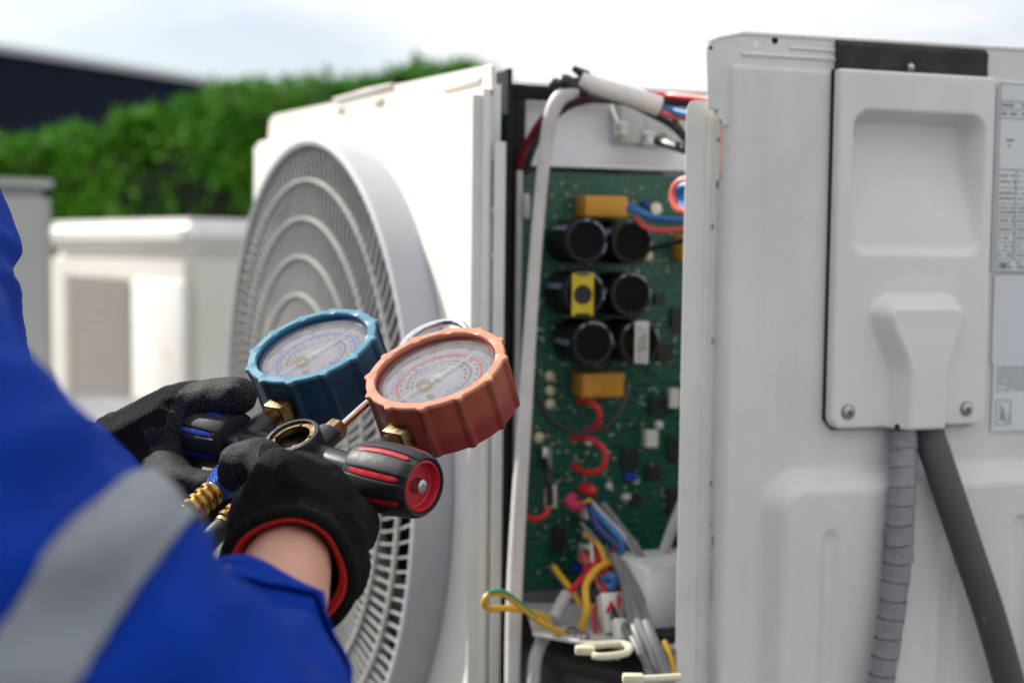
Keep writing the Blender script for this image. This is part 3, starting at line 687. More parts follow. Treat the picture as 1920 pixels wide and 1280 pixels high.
# red and black loops on the board
wire('red_jumper', [(1085, 752, 1.12), (1110, 755, 1.105), (1124, 775, 1.10), (1118, 800, 1.105), (1098, 806, 1.12)], .0028, RED)
wire('red_jumper', [(1072, 822, 1.12), (1105, 822, 1.105), (1134, 845, 1.10), (1130, 875, 1.10), (1102, 886, 1.105), (1074, 872, 1.12)], .0028, RED)
wire('black_loop_wire', [(1000, 690, 1.105), (1008, 740, 1.10), (1040, 795, 1.09), (1095, 812, 1.085), (1145, 795, 1.09), (1172, 750, 1.10), (1175, 715, 1.11)], .0027, BLK)
wire('black_tap_wire', [(1020, 860, 1.12), (1028, 895, 1.105), (1031, 930, 1.105), (1030, 948, 1.105)], .0035, BLK)
wire('red_tap_wire', [(1030, 945, 1.105), (1022, 965, 1.10), (1000, 973, 1.10), (978, 962, 1.105)], .0027, RED)
# top wires
wire('dark_red_wire', [(972, 330, 1.11), (980, 290, 1.108), (1005, 240, 1.10), (1040, 200, 1.09), (1085, 182, 1.08), (1140, 178, 1.08), (1200, 182, 1.08), (1345, 186, 1.04)], .0032, DRED)
wire('black_harness_wire', [(985, 325, 1.105), (995, 290, 1.10), (1020, 240, 1.095), (1065, 200, 1.085), (1120, 186, 1.08), (1175, 192, 1.09), (1225, 215, 1.09), (1260, 235, 1.09), (1290, 265, 1.08)], .0036, BLK)
wire('black_wire', [(1230, 262, 1.10), (1255, 270, 1.09), (1300, 285, 1.05)], .0045, BLK)
wire('red_wire', [(1225, 178, 1.06), (1262, 179, 1.05), (1330, 186, 1.0), (1350, 190, .99)], .0030, RED)
wire('bright_red_wire', [(1232, 204, 1.055), (1252, 214, 1.05), (1285, 220, 1.04), (1330, 216, 1.0), (1352, 240, .985), (1353, 320, .985)], .0032, PINKW)
wire('blue_wire', [(1228, 198, 1.055), (1250, 205, 1.052), (1300, 217, 1.03)], .0036, BLU)
wire('black_wire', [(1262, 220, 1.06), (1275, 240, 1.055), (1292, 262, 1.04)], .0022, BLK)
wire('white_sleeved_cable', [(1090, 148, 1.045), (1120, 162, 1.045), (1180, 180, 1.05), (1236, 200, 1.055)], .0072, WHT, 14, rfun=lambda t: .85 + .25 * t)
# clamp and long pale cable
b = MB(); b.hull(P(1040, 158, 1.05), .0045, P(1085, 160, 1.05), .0062); b.hull(P(1060, 154, 1.045), .006, P(1095, 172, 1.05), .005); b.hull(P(1078, 130, 1.045), .0025, P(1098, 142, 1.045), .0042); b.build('cable_clamp', mat('black_nylon', (.015, .015, .018), .35), unit)
wire('pale_cable', [(1092, 160, 1.05), (1070, 172, 1.048), (1048, 186, 1.048), (1034, 215, 1.05), (1024, 270, 1.055), (1012, 380, 1.06), (998, 560, 1.06), (984, 780, 1.055), (970, 1000, 1.05), (963, 1160, 1.045), (960, 1400, 1.04)], .0055, mat('pale_cable_jacket', (.60, .58, .56), .45, col2=(.52, .50, .48), nscale=60), 14, rfun=lambda t: 1 + .12 * math.sin(t * 9))
# slim rail left of it with clip
b = MB(); r0 = BB.uv(974, 320, .012); b.box((r0[0], r0[1] - .22, .012), (.005, .44, .004), bev=.0008); b.box((r0[0] + .005, r0[1] - .028, .014), (.006, .02, .005), bev=.001); U('side_rail', b, LGR, BB.M)
# terminal block
TB = mat('milky_terminal_plastic', (.56, .58, .56), .35, trans=.25)
tb = thing if False else None
x_, y_, w_, h_ = rect_on(1150, 195, 1290, 285, .0)
b = MB(); b.box((x_ - w_ * .3, y_ + .003, -.002), (w_ * .32, h_ * .95, .024), bev=.003); b.box((x_ + w_ * .16, y_ - .004, -.004), (w_ * .62, h_ * .62, .020), bev=.003)
tbo = U('terminal_block', b, TB, BB.M)
for (px, py) in ((1165, 240), (1218, 258), (1260, 262)):
    b = MB(); u_, v_ = onz(px, py, .012); b.box((u_, v_, .0095), (.012, .012, .004), bev=.0008); b.lathe([(.004, 0), (.004, .002), (.0001, .0024)], 16, Matrix.Translation((u_, v_, .0118))); U('terminal_screw', b, STEEL, BB.M, par=tbo)

# ---- lower tray, transformer box, looms
TRAY = mat('galvanised_tray', (.60, .60, .58), .42, metal=.1, col2=(.5, .5, .48), nscale=40)
tz = P(1100, 1175, 1.05).z
b = MB(); q = [P(985, 1092, 1.12), P(1300, 1075, 1.12), P(1330, 1255, 1.0), P(1180, 1268, 1.0), P(1090, 1218, 1.01), P(1000, 1170, 1.03)]
a_ = [b.bm.verts.new((p.x, p.y, tz)) for p in q]; c_ = [b.bm.verts.new((p.x, p.y, tz - .002)) for p in q]
b.bm.faces.new(a_); b.bm.faces.new(list(reversed(c_)))
for i in range(6): b.bm.faces.new((a_[i], c_[i], c_[(i + 1) % 6], a_[(i + 1) % 6]))
U('metal_tray', b, TRAY, smooth=False)
x_, y_, w_, h_ = rect_on(975, 1082, 1330, 1115, .003)
b = MB(); b.box((x_, y_, .002), (w_, h_, .003), bev=.0006); U('board_ledge', b, mat('ledge_grey', (.20, .20, .22), .5, metal=.3), BB.M)
CLIP = mat('cream_nylon_clip', (.66, .64, .46), .42)
def tp(px, py, up=0.0):        # a point on the tray under a pixel
    D = P(px, py, 1) - CAM0; t = (tz + up - CZ) / D.z; return CAM0 + D * t
for k, path in enumerate((((1085, 1215), (1110, 1210), (1160, 1206), (1180, 1212), (1172, 1224), (1130, 1230), (1112, 1228)), ((1175, 1268), (1205, 1272), (1275, 1268)))):
    b = MB(); b.tube([tp(*p, .004) for p in path], .0027, 8, sub=5); b.box(tuple(tp(path[0][0] + 12, path[0][1] + 3, .004)), (.014, .008, .006), bev=.0015); U('nylon_clip', b, CLIP)
for px, py in ((1072, 1186), (1092, 1196)):
    b = MB(); b.lathe([(.006, 0), (.006, .001), (.004, .0013), (.0042, .004), (.0001, .0055)], 16, Matrix.Translation(tp(px, py))); U('earth_screw', b, STEEL)
b = MB()
for px, py in ((1145, 1238), (1190, 1150)): b.lathe([(.002, 0), (.0001, .0003)], 12, Matrix.Translation(tp(px, py, .0002)))
U('tray_holes', b, DARKIN)
wire('yellow_green_earth_wire', [(1062, 1190, 1.035), (1040, 1180, 1.02), (1005, 1160, 1.0), (975, 1135, .985), (940, 1112, .97), (916, 1115, .965), (908, 1130, .965), (918, 1140, .975), (960, 1140, 1.0), (1000, 1148, 1.03), (1030, 1160, 1.045)], .0027, YLW)
wire('green_stripe', [(1005, 1156, .9975), (975, 1129, .9825), (942, 1107, .9675), (916, 1110, .9625)], .0016, GRN)
wire('yellow_wire', [(1090, 1178, 1.035), (1100, 1140, 1.03), (1098, 1100, 1.04), (1115, 1070, 1.05), (1140, 1055, 1.06), (1185, 1048, 1.07)], .0032, YLW)
wire('yellow_wire', [(1038, 1062, 1.10), (1055, 1085, 1.09), (1075, 1110, 1.08), (1092, 1135, 1.07), (1125, 1142, 1.06)], .0029, YLW)
wire('yellow_wire', [(1100, 1000, 1.09), (1122, 1020, 1.08), (1135, 1055, 1.07), (1142, 1100, 1.06)], .0026, YLW)
wire('red_wire', [(1108, 1012, 1.10), (1122, 1045, 1.08), (1095, 1080, 1.07), (1065, 1112, 1.06)], .0031, RED)
wire('red_wire', [(1112, 1005, 1.10), (1130, 1040, 1.08), (1138, 1080, 1.06), (1132, 1110, 1.05), (1136, 1128, 1.045)], .0036, RED)
wire('white_heat_shrink', [(1064, 1112, 1.06), (1050, 1135, 1.055), (1038, 1158, 1.05)], .0052, LGR, 12)
wire('pale_tube', [(1024, 1188, 1.05), (1010, 1215, 1.04), (1002, 1250, 1.035), (998, 1330, 1.03)], .0050, LGR, 12)
wire('blue_connector_wire', [(1132, 1086, 1.055), (1146, 1080, 1.05), (1152, 1094, 1.05), (1138, 1102, 1.05)], .004, BLU)
wire('blue_wire', [(1105, 945, 1.10), (1120, 985, 1.085), (1150, 1015, 1.075), (1165, 1030, 1.07)], .0042, NAV)
wire('blue_wire', [(1108, 950, 1.10), (1140, 985, 1.08), (1166, 1015, 1.07), (1162, 1040, 1.07)], .0028, BLU)
wire('light_grey_wire', [(1108, 940, 1.10), (1140, 975, 1.085), (1175, 1010, 1.07), (1195, 1045, 1.06)], .0024, LGR)
wire('grey_wire', [(1130, 945, 1.10), (1165, 990, 1.08), (1195, 1030, 1.06), (1215, 1080, 1.05)], .0036, GRY)
wire('black_wire', [(1112, 938, 1.11), (1130, 960, 1.10), (1160, 975, 1.095)], .0042, BLK)
for k, pts in enumerate(([(1150, 1040, 1.06), (1165, 1075, 1.05), (1175, 1110, 1.03), (1185, 1160, 1.01), (1205, 1215, .99), (1225, 1290, .98)],
             [(1172, 1070, 1.05), (1182, 1110, 1.03), (1195, 1160, 1.005), (1222, 1215, .985), (1245, 1290, .975)],
             [(1185, 1090, 1.04), (1200, 1130, 1.02), (1222, 1190, .99), (1250, 1260, .975), (1262, 1310, .97)],
             [(1140, 1140, 1.04), (1155, 1165, 1.03), (1180, 1185, 1.01), (1212, 1240, .985), (1235, 1300, .975)])):
    wire('grey_loom_wire', pts, .0042, GRY, 10)
rl = random.Random(21)
for k in range(9):
    x0_, y0_ = rl.uniform(1085, 1150), rl.uniform(960, 1060); x2_, y2_ = rl.uniform(1110, 1235), rl.uniform(1120, 1235)
    nm, mm_ = rl.choice((('red_wire', RED), ('black_wire', BLK), ('blue_wire', NAV), ('white_wire', WHT), ('grey_wire', GRY)))
    wire(nm, [(x0_, y0_, 1.09), (lerp(x0_, x2_, .35) + rl.uniform(-22, 22), lerp(y0_, y2_, .33), 1.07), (lerp(x0_, x2_, .7) + rl.uniform(-22, 22), lerp(y0_, y2_, .7), 1.05), (x2_, y2_, 1.02)], .0017, mm_, 6, sub=6)
wire('yellow_wire', [(1245, 1200, .985), (1258, 1235, .978), (1264, 1270, .975)], .0022, YLW)
wire('pale_strut', [(1285, 930, 1.08), (1262, 985, 1.075), (1242, 1040, 1.07)], .0048, LGR, 10)
wire('red_bundle', [(1068, 935, 1.10), (1080, 945, 1.095), (1084, 938, 1.095)], .0062, WIREP('magenta', (.5, .03, .09)))
wire('yellow_wire', [(1084, 945, 1.10), (1100, 940, 1.095), (1108, 935, 1.095)], .0018, YLW)
b = MB(); b.hull(P(1095, 915, 1.115), .005, P(1108, 920, 1.11), .005); U('red_terminal', b, RED)
# connector block, white finned box, more boxes
def obox(name, p, size, rz, m, bev=.001, tilt=0.0):
    b = MB(); M_ = Matrix.Translation(p) @ Matrix.Rotation(rz, 4, 'Z') @ Matrix.Rotation(tilt, 4, 'X'); b.box((0, 0, 0), size, M_, bev=bev); return U(name, b, m)
obox('white_plug', P(1148, 1150, 1.04), (.018, .012, .030), .3, WHT, tilt=-.5)
obox('white_plug', P(1165, 1180, 1.02), (.012, .010, .016), .3, WHT, tilt=-.5)
TRB = Frame(P(1212, 1070, 1.02), SS.u)
FINB = mat('translucent_white_box', (.72, .74, .74), .35)
b = MB(); b.box((.075, -.022, -.03), (.15, .044, .06), bev=.0012); tr = U('transformer_box', b, FINB, TRB.M)
for k in range(36):
    b = MB(); b.box((.004 + k * .0040, .0002, -.028), (.0018, .0050, .057)); b.build('cooling_fin', FINB, tr, TRB.M, smooth=False)
b = MB(); b.box((.085, -.046, -.02), (.16, .005, .08)); U('black_gasket', b, DARKIN, TRB.M, smooth=False)
b = MB(); b.box((.092, -.072, -.01), (.15, .045, .07), bev=.004); U('lower_box', b, mat('cream_lower_box', (.62, .60, .56), .5), TRB.M)
# compressor
COMP = mat('glossy_black_compressor', (.02, .018, .017), .38, col2=(.04, .036, .032), nscale=25)
cp = P(1085, 1300, 1.10)
b = MB(); b.lathe([(.03, -.40), (.075, -.40), (.078, -.03), (.072, -.008), (.05, .010), (.02, .016), (.0001, .017)], 48, Matrix.Translation((cp.x + .01, cp.y + .04, cp.z + .045))); b.hull((cp.x - .03, cp.y - .03, cp.z + .04), .008, (cp.x + .035, cp.y - .05, cp.z + .032), .010); U('compressor', b, COMP)

# ---- right side sheet with pressed relief
def rrect(x, y, cx_, cy_, hw, hh, r):
    qx = abs(x - cx_) - hw + r; qy = abs(y - cy_) - hh + r
    return math.hypot(max(qx, 0), max(qy, 0)) + min(max(qx, qy), 0) - r
su0 = 0.0; su1 = .46; sv0 = 0.0; sv1 = -.80
eL, eT = SS.uv(1425, 882)
hA = SS.uv(1604, 208, .010); hB = SS.uv(1836, 478, .010)
hcx, hcy, hhw, hhh = (hA[0] + hB[0]) / 2, (hA[1] + hB[1]) / 2, (hB[0] - hA[0]) / 2, (hA[1] - hB[1]) / 2
eT2 = SS.uv(1500, 878)[1]
def side_h(u, v):
    d = -rrect(u, v, eL + .30, eT2 - .35, .30, .35, .030)
    h = .0135 * sstep(-.001, .016, d)
    for px, w_, top in ((1540, .0062, 990), (1655, .0062, 975), (1762, .0066, 990), (1895, .0070, 960)):
        cu, ct = SS.uv(px, top)
        dd = rrect(u, v, cu, ct - .4, w_, .4, w_)
        h -= .0028 * sstep(.0008, -.0022, dd)
    # rolled left edge
    if u < .005: h -= .005 - math.sqrt(max(0, .005 ** 2 - (.005 - u) ** 2))
    if v > -.003: h -= (.003 - math.sqrt(max(0, .003 ** 2 - (v + .003) ** 2)))
    h -= .020 * sstep(.002, -.003, rrect(u, v, hcx, hcy, hhw, hhh, .012))
    h += .0005 * noise.noise((u * 14, v * 10, 2))
    return h
us = [0, .0006, .0014, .0026, .004, .0055] + [.008 + .0022 * i for i in range(int((su1 - .008) / .0022) + 1)]
vl = [0, -.0006, -.0014, -.0024, -.0036] + [-.006 - .0030 * i for i in range(int((.80 - .006) / .0030) + 1)]
me = grid_mesh('side_panel', us, list(reversed(vl)), side_h, SS.M, back=-.012); side = add('side_panel', me, SHEET, unit)
# joggled top lip rising behind the sheet, with a turned rim
lip = [(1326, 205), (1324, 160), (1322, 110), (1323, 88), (1330, 78), (1345, 72), (1392, 61), (1425, 63), (1570, 72), (1855, 90), (2250, 112), (2250, 170), (1384, 160), (1384, 236), (1350, 236), (1347, 205)]
strip('top_rail', lip, -.005, .0022, SHEET, side, SS, .0007)
b = MB(); a = SS.at(1392, 64, -.004); c = SS.at(2250, 113, -.004); b.tube([a, c], .0022, 8, smooth=False); a2 = SS.at(1330, 80, -.004); b.tube([a2, SS.at(1346, 73, -.004), a], .0020, 8, smooth=False); b.build('rolled_rim', SHEET, side, SS.M)
b = MB(); a = SS.at(1390, 118, -.0028); c = SS.at(1568, 128, -.0028); b.tube([a + Vector((.0, .006, 0)), c + Vector((0, .006, 0))], .0016, 8, smooth=False)
b.tube([SS.at(1480, 90, -.0028), SS.at(1565, 96, -.0028)], .0012, 8, smooth=False); b.build('pressed_crease', SHEET, side, SS.M)
HOLE = mat('bright_bare_edge', (.85, .85, .86), .4)
for px, py, m_ in ((1417, 84, HOLE), (1453, 76, DARKIN), (1333, 90, DARKIN)):
    b = MB(); r_ = .0024 if px > 1400 else .0012; u_, v_ = SS.uv(px, py, -.0026); b.lathe([(r_, 0), (r_, .0003), (.0001, .0003)], 20, Matrix.Translation((u_, v_, -.0027))); b.build('hole', m_, side, SS.M)
# front return: narrow shaded wall then the front flange standing further back
RD = -.018
b = MB(); uA, _ = SS.uv(1368, 400, -.006); uB, _ = SS.uv(1343, 400, RD)
q = [(.0005, -.006), (.0005, -.0085), (uB, RD - .001), (uB, RD + .0015)]
def profile_wall(prof, v0, v1):
    b = MB(); lo = [b.bm.verts.new((x, v1, z)) for x, z in prof]; hi = [b.bm.verts.new((x, v0, z)) for x, z in prof]; n = len(prof)
    b.bm.faces.new(lo); b.bm.faces.new(list(reversed(hi)))
    for i in range(n): b.bm.faces.new((lo[i], hi[i], hi[(i + 1) % n], lo[(i + 1) % n]))
    return b
vt = SS.uv(1345, 205, RD)[1]; s1 = SS.uv(1350, 228, RD)[1]; s2 = SS.uv(1350, 340, RD)[1]; s3 = SS.uv(1340, 1000, RD)[1]; s4 = SS.uv(1340, 1118, RD)[1]
for a, c in ((vt + .03, s1), (s2, s3), (s4, -.80)): profile_wall(q, a, c).build('front_return', SHEET, side, SS.M, False)
fl = [SS.uv(px, py, RD) for px, py in ((1345, 190), (1300, 190), (1291, 193), (1287, 201), (1280, 500), (1272, 950), (1270, 1100))]
uL, uR = fl[4][0], uB + .002
uLs = sum(p[0] for p in fl[4:6]) / 2
b = MB(); b.poly([(uR, fl[0][1]), (uLs + .006, fl[0][1]), (uLs + .002, fl[0][1] - .002), (uLs, fl[0][1] - .007), (uLs, -.80), (uR, -.80)], .0018)
bmesh.ops.bevel(b.bm, geom=b.bm.edges[:], offset=.0006, segments=2, affect='EDGES'); b.build('front_flange', SHEET, side, SS.M @ Matrix.Translation((0, 0, RD)))
b = MB(); b.box((lerp(uLs, uR, .62), fl[0][1] - .40, RD + .0022), (.0022, .78, .0014), bev=.0006); b.box((lerp(uLs, uR, .84), fl[0][1] - .40, RD + .0020), (.0012, .78, .0012), bev=.0004); b.build('folded_seam', SHEET, side, SS.M)
b = MB(); b.box((lerp(uLs, uR, .97), (s3 + s4) / 2, RD - .006), (.006, abs(s4 - s3) * .55, .006)); b.build('bare_wire_end', HOLE, side, SS.M)
GRIME = mat('brown_grime', (.20, .16, .12), .8, col2=(.34, .31, .27), nscale=300)
rgm = random.Random(8)
for px, py, ww, hh in ((1345, 205, .0022, .0035), (1347, 262, .0016, .0024), (1346, 345, .0020, .0030), (1336, 425, .0012, .0020), (1350, 560, .0009, .004), (1336, 640, .0010, .0030), (1333, 905, .0012, .0024), (1336, 985, .0016, .0035)):
    b = MB(); u_, v_ = SS.uv(px, py, RD + .003); pts_ = []
    for k in range(10): a = 2 * PI * k / 10; q_ = rgm.uniform(.55, 1.1); pts_.append((u_ + ww * q_ * math.cos(a), v_ + hh * q_ * math.sin(a)))
    b.poly(pts_, .0002, Matrix.Translation((0, 0, RD + .0028))); b.build('grime_patch', GRIME, side, SS.M, False)
# black foam strip over the rail
x0f, y0f = SS.uv(1574, 128, .004); x1f, y1f = SS.uv(1855, 74 + 62, .004); ytf = SS.uv(1574, 73, .004)[1]
us_ = [lerp(x0f, x1f, i / 60) for i in range(61)]; vs2 = [lerp(y0f - .004, ytf, j / 14) for j in range(15)]
slope = (SS.uv(1855, 90, .004)[1] - ytf)
me = grid_mesh('foam_strip', us_, vs2, lambda u, v: .0022 + .0008 * noise.noise((u * 60, v * 60, 1)) + .0006 * noise.noise((u * 160, v * 160, 4)) - .003 * sstep(ytf - .004, ytf, v), SS.M, back=-.008); add('foam_strip', me, BLKFOAM, side)

# ---- service cover
ca0 = SS.uv(1575, 127, .010); ca1 = SS.uv(1868, 146, .010); cb0 = SS.uv(1558, 805, .010); cb1 = SS.uv(1845, 795, .010)
cu0 = (ca0[0] + cb0[0]) / 2; cu1 = (ca1[0] + cb1[0]) / 2; cv0 = (ca0[1] + ca1[1]) / 2; cv1 = (cb0[1] + cb1[1]) / 2
ccx, ccy, chw, chh = (cu0 + cu1) / 2, (cv0 + cv1) / 2, (cu1 - cu0) / 2, (cv0 - cv1) / 2
def cov_sdf(u, v):
    r = .009 if v < ccy else .002
    return rrect(u, v, ccx, ccy, chw, chh, r)
hA = SS.uv(1604, 208, .010); hB = SS.uv(1836, 478, .010)
hcx, hcy, hhw, hhh = (hA[0] + hB[0]) / 2, (hA[1] + hB[1]) / 2, (hB[0] - hA[0]) / 2, (hA[1] - hB[1]) / 2
gT = SS.uv(1720, 552, .014)[1]; gl0 = SS.uv(1632, 600, .014)[0]; gr0 = SS.uv(1808, 600, .014)[0]; gl1 = SS.uv(1664, 800, .014)[0]; gr1 = SS.uv(1770, 800, .014)[0]
CT = .011
def cov_h(u, v):
    h = CT; d = -cov_sdf(u, v); e = .0022
    if d < e: h -= e - math.sqrt(max(0, e * e - (e - d) ** 2))
    dr = rrect(u, v, hcx, hcy, hhw, hhh, .012)
    t = (v - (hcy - hhh)) / (2 * hhh)
    depth = lerp(.004, .021, sstep(-.05, .95, t)) * (1 + .15 * math.sin(PI * min(1, max(0, t))))
    h -= depth * sstep(.0022, -.0062, dr)
    # outlet hood
    tv = min(1, max(0, (gT - v) / (gT - cv1))); k = sstep(.10, .62, tv)
    l_, r_ = lerp(gl0, gl1, k), lerp(gr0, gr1, k); cx_ = (l_ + r_) / 2; hw_ = (r_ - l_) / 2
    dg = rrect(u, v, cx_, gT - .2, hw_, .2, .016)
    h += .0165 * sstep(.0005, -.0105, dg) * (1 + .10 * k)
    return h
us = [cu0 - .001 + .0013 * i for i in range(int((cu1 - cu0 + .002) / .0013) + 2)]; vsx = [cv1 - .001 + .0013 * i for i in range(int((cv0 - cv1 + .002) / .0013) + 2)]
me = grid_mesh('service_cover', us, vsx, cov_h, SS.M, keep=cov_sdf, back=.001); cover = add('service_cover', me, PLAST, unit)
gap = MB(); gp = [(cu0 - .0004, cv0, .0016), (cu0 - .0004, cv1 + .006, .0016), (cu0 + .006, cv1 - .0003, .0016), (cu1 - .006, cv1 - .0003, .0016), (cu1 + .0004, cv1 + .006, .0016), (cu1 + .0004, cv0, .0016)]
gap.tube(gp, .0014, 6, smooth=False); gap.build('seal', BLKF, cover, SS.M)
for px, py in ((1590, 772), (1812, 766)):
    u_, v_ = SS.uv(px, py, CT); b = MB(); b.lathe([(.0052, 0), (.0055, .0004), (.0042, .0005), (.0001, .0003)], 24, Matrix.Translation((u_, v_, CT - .0001))); b.build('screw_recess', DARKIN, cover, SS.M)
    screw(SS, px, py, CT + .0002, .92, cover, rz=.5 + px)
b = MB(); u_, v_ = SS.uv(1715, 128, .012); b.ball((u_, v_ + .001, .007), .003); b.build('bolt_tip', STEEL, side, SS.M)
# paper labels on the sheet
LAB = mat('silver_grey_rating_label', (.66, .68, .69), .4, col2=(.63, .65, .66), nscale=9); INK = mat('dark_print_ink', (.19, .195, .21), .6)
def lab(name, px0, py0, px1, py1, m, z=.0016):
    a = SS.uv(px0, py0); c = SS.uv(px1, py1); b = MB(); b.box(((a[0] + c[0]) / 2, (a[1] + c[1]) / 2, z), (c[0] - a[0], a[1] - c[1], .0004)); return b.build(name, m, side, SS.M, False), a, c
lo, a, c = lab('rating_label', 1869, 155, 2100, 512, LAB)
b = MB(); LZ = .0020; LW = c[0] - a[0]
def hline(v, u0_, u1_, w=.0005): b.box(((u0_ + u1_) / 2, v, LZ), (u1_ - u0_, w, .0003))
def vline(u_, v0_, v1_, w=.0005): b.box((u_, (v0_ + v1_) / 2, LZ + .0001), (w, v0_ - v1_, .0003))
rows = [157, 190, 205, 222, 318, 352, 382, 406, 422, 438, 454, 470, 486, 508]
vr = [SS.uv(1880, y_)[1] for y_ in rows]
for v_ in vr: hline(v_, a[0] + .002, c[0] - .002)
vline(a[0] + .002, vr[0], vr[-1]); vline(a[0] + .0185, vr[4], vr[-2]); vline(a[0] + .052, vr[4], vr[-2]); vline(c[0] - .002, vr[0], vr[-1])
rt = random.Random(5)
def words(u0_, u1_, v_, h=.0016, dens=.8):
    u_ = u0_
    while u_ < u1_:
        w_ = rt.uniform(.0008, .0024)
        if rt.random() < dens: b.box((u_ + w_ / 2, v_ + rt.uniform(-.0001, .0001), LZ), (w_, h * rt.uniform(.6, 1.0), .00025))
        u_ += w_ + .0006
for i in range(len(vr) - 1):
    hh = vr[i] - vr[i + 1]; big = hh > .009
    if i == 0: words(a[0] + .03, a[0] + .06, (vr[0] + vr[1]) / 2, .003)
    elif i == 3: words(a[0] + .009, a[0] + .014, vr[3] - .016, .0022); words(a[0] + .010, a[0] + .0125, vr[3] - .020, .002)
    else:
        n_l = 2 if hh > .008 else 1
        for j in range(n_l): words(a[0] + .004, a[0] + .0165, vr[i] - hh * (j + 1) / (n_l + 1), .0018 if i > 3 else .0024, .9); words(a[0] + .021, a[0] + .050, vr[i] - hh * (j + 1) / (n_l + 1), .0018)
b.lathe([(.0024, 0), (.0024, .0003), (.0001, .0003)], 18, Matrix.Translation((a[0] + .010, vr[-1] + .004, LZ)))
b.build('rating_print', INK, side, SS.M, False)
lab('blank_sticker', 1862, 516, 2100, 676, mat('pale_sticker', (.62, .64, .67), .4))
lo, a, c = lab('notice_label', 1860, 680, 2100, 800, LAB)
b = MB()
for k in range(9): words(a[0] + .003, a[0] + .09, a[1] - .003 - k * .0022, .0011, .95)
for (x, y, w_, h_) in ((.010, .028, .014, .0005), (.010, .046, .014, .0005), (.0035, .037, .0005, .018), (.0165, .037, .0005, .018), (.0075, .037, .0008, .012), (.010, .040, .0024, .006), (.010, .035, .0010, .004), (.0125, .043, .0005, .005), (.015, .041, .0005, .007)):
    b.box((a[0] + x, a[1] - y, LZ), (w_, h_, .0003))
INK2 = mat('grey_print_ink', (.24, .25, .27), .6); b.build('notice_print', INK2, side, SS.M, False)

# ---- pipes out of the hood
WRAP = mat('grey_pvc_tape', (.24, .245, .265), .38, col2=(.15, .153, .165), nscale=38, ncon=(.5, .75), rvar=.1)
def pipe_pts(l): return [P(*q) for q in l]
dS = .945
pts = [SS.w(*q) for q in ((1694, 740, .011), (1694, 800, .0125), (1692, 850, .017), (1690, 920, .023), (1686, 1000, .026), (1678, 1100, .027), (1664, 1200, .028), (1643, 1330, .029), (1625, 1450, .030))]
b = MB(); b.tube(pts, .0084, 20, sub=14); tape = b.build('taped_pipe', WRAP, unit)
# overlapping turns of tape as short raised sleeves with a dark step
def resample(pts, step):
    q = []
    for i in range(len(pts) - 1):
        a_ = pts[max(0, i - 1)]; b_ = pts[i]; c_ = pts[i + 1]; d_ = pts[min(len(pts) - 1, i + 2)]
        for k in range(20):
            t = k / 20; q.append(.5 * ((2 * b_) + (c_ - a_) * t + (2 * a_ - 5 * b_ + 4 * c_ - d_) * t * t + (3 * b_ - a_ - 3 * c_ + d_) * t ** 3))
    out = [q[0]]; acc = 0
    for a_, b_ in zip(q, q[1:]):
        acc += (b_ - a_).length
        if acc >= step: out.append(b_); acc = 0
    return out
rs = resample(pts, .0125)
rw = random.Random(2); CREV = mat('tape_crevice', (.05, .05, .055), .6)
for i in range(len(rs) - 1):
    a_, c_ = rs[i], rs[i + 1]; d_ = (c_ - a_).normalized(); tl = Matrix.Rotation(rw.uniform(-.02, .26), 3, SS.n); d2 = tl @ d_
    b = MB(); L_ = (c_ - a_).length * 1.04; M_ = Matrix.Translation(a_) @ d2.to_track_quat('Z', 'Y').to_matrix().to_4x4()
    b.lathe([(.0086, 0), (.0096 + rw.uniform(0, .0004), .0005), (.0091, L_ * .6), (.0087, L_)], 24, M_, rfun=lambda r, z, a: r * (1 + .02 * math.sin(3 * a + i)))
    b.lathe([(.0088, -.0002), (.0097, -.0001), (.0097, .00025), (.0088, .0003)], 24, M_, mi=1); b.build('tape_turn', [WRAP, CREV], tape)
FOAM = mat('dark_grey_pipe_foam', (.060, .058, .060), .75, col2=(.085, .08, .078), nscale=22, bump=.5, bscale=500, bdist=.0006, stretch=(1, 1, .2), speck=(120, .73, (.2, .18, .16)))
pts = [SS.w(*q) for q in ((1734, 740, .0125), (1740, 805, .014), (1757, 860, .022), (1784, 940, .030), (1818, 1040, .033), (1852, 1140, .034), (1880, 1235, .034), (1905, 1330, .034), (1930, 1430, .034))]
b = MB(); b.tube(pts, .0112, 24, sub=14); b.build('insulated_pipe', FOAM, unit)
# dark mouth under the hood
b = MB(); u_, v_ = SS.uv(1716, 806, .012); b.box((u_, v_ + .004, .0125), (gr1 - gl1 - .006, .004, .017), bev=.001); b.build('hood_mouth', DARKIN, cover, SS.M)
# stand under the unit
STND = mat('galvanised_stand', (.4, .41, .42), .45, metal=.6)
st = thing('equipment_stand', 'galvanised steel stand carrying the opened unit', 'stand', (OF.x, OF.y + .2, 0))
zb = OF.z + UB - .01
for a in (-.5, -.05):
    for e in (.02, .28):
        p = FF.p(a, 0, -e); b = MB(); b.box((p.x, p.y, zb / 2), (.04, .04, zb - .03)); b.build('leg', STND, st, smooth=False)
for p in (SS.p(.05, 0, -.12), SS.p(.32, 0, -.12)):
    b = MB(); b.box((p.x, p.y, zb / 2), (.04, .04, zb - .03)); b.build('leg', STND, st, smooth=False)
b = MB(); q = [FF.p(-WF, 0, 0), FF.p(0, 0, 0), SS.p(0, 0, -.02), SS.p(.44, 0, -.02), SS.p(.44, 0, -.25), FF.p(-WF, 0, -DEP)]
prism(b, [(p.x, p.y) for p in q], zb - .02, zb + .004); U('base_pan', b, SHEET, smooth=False)

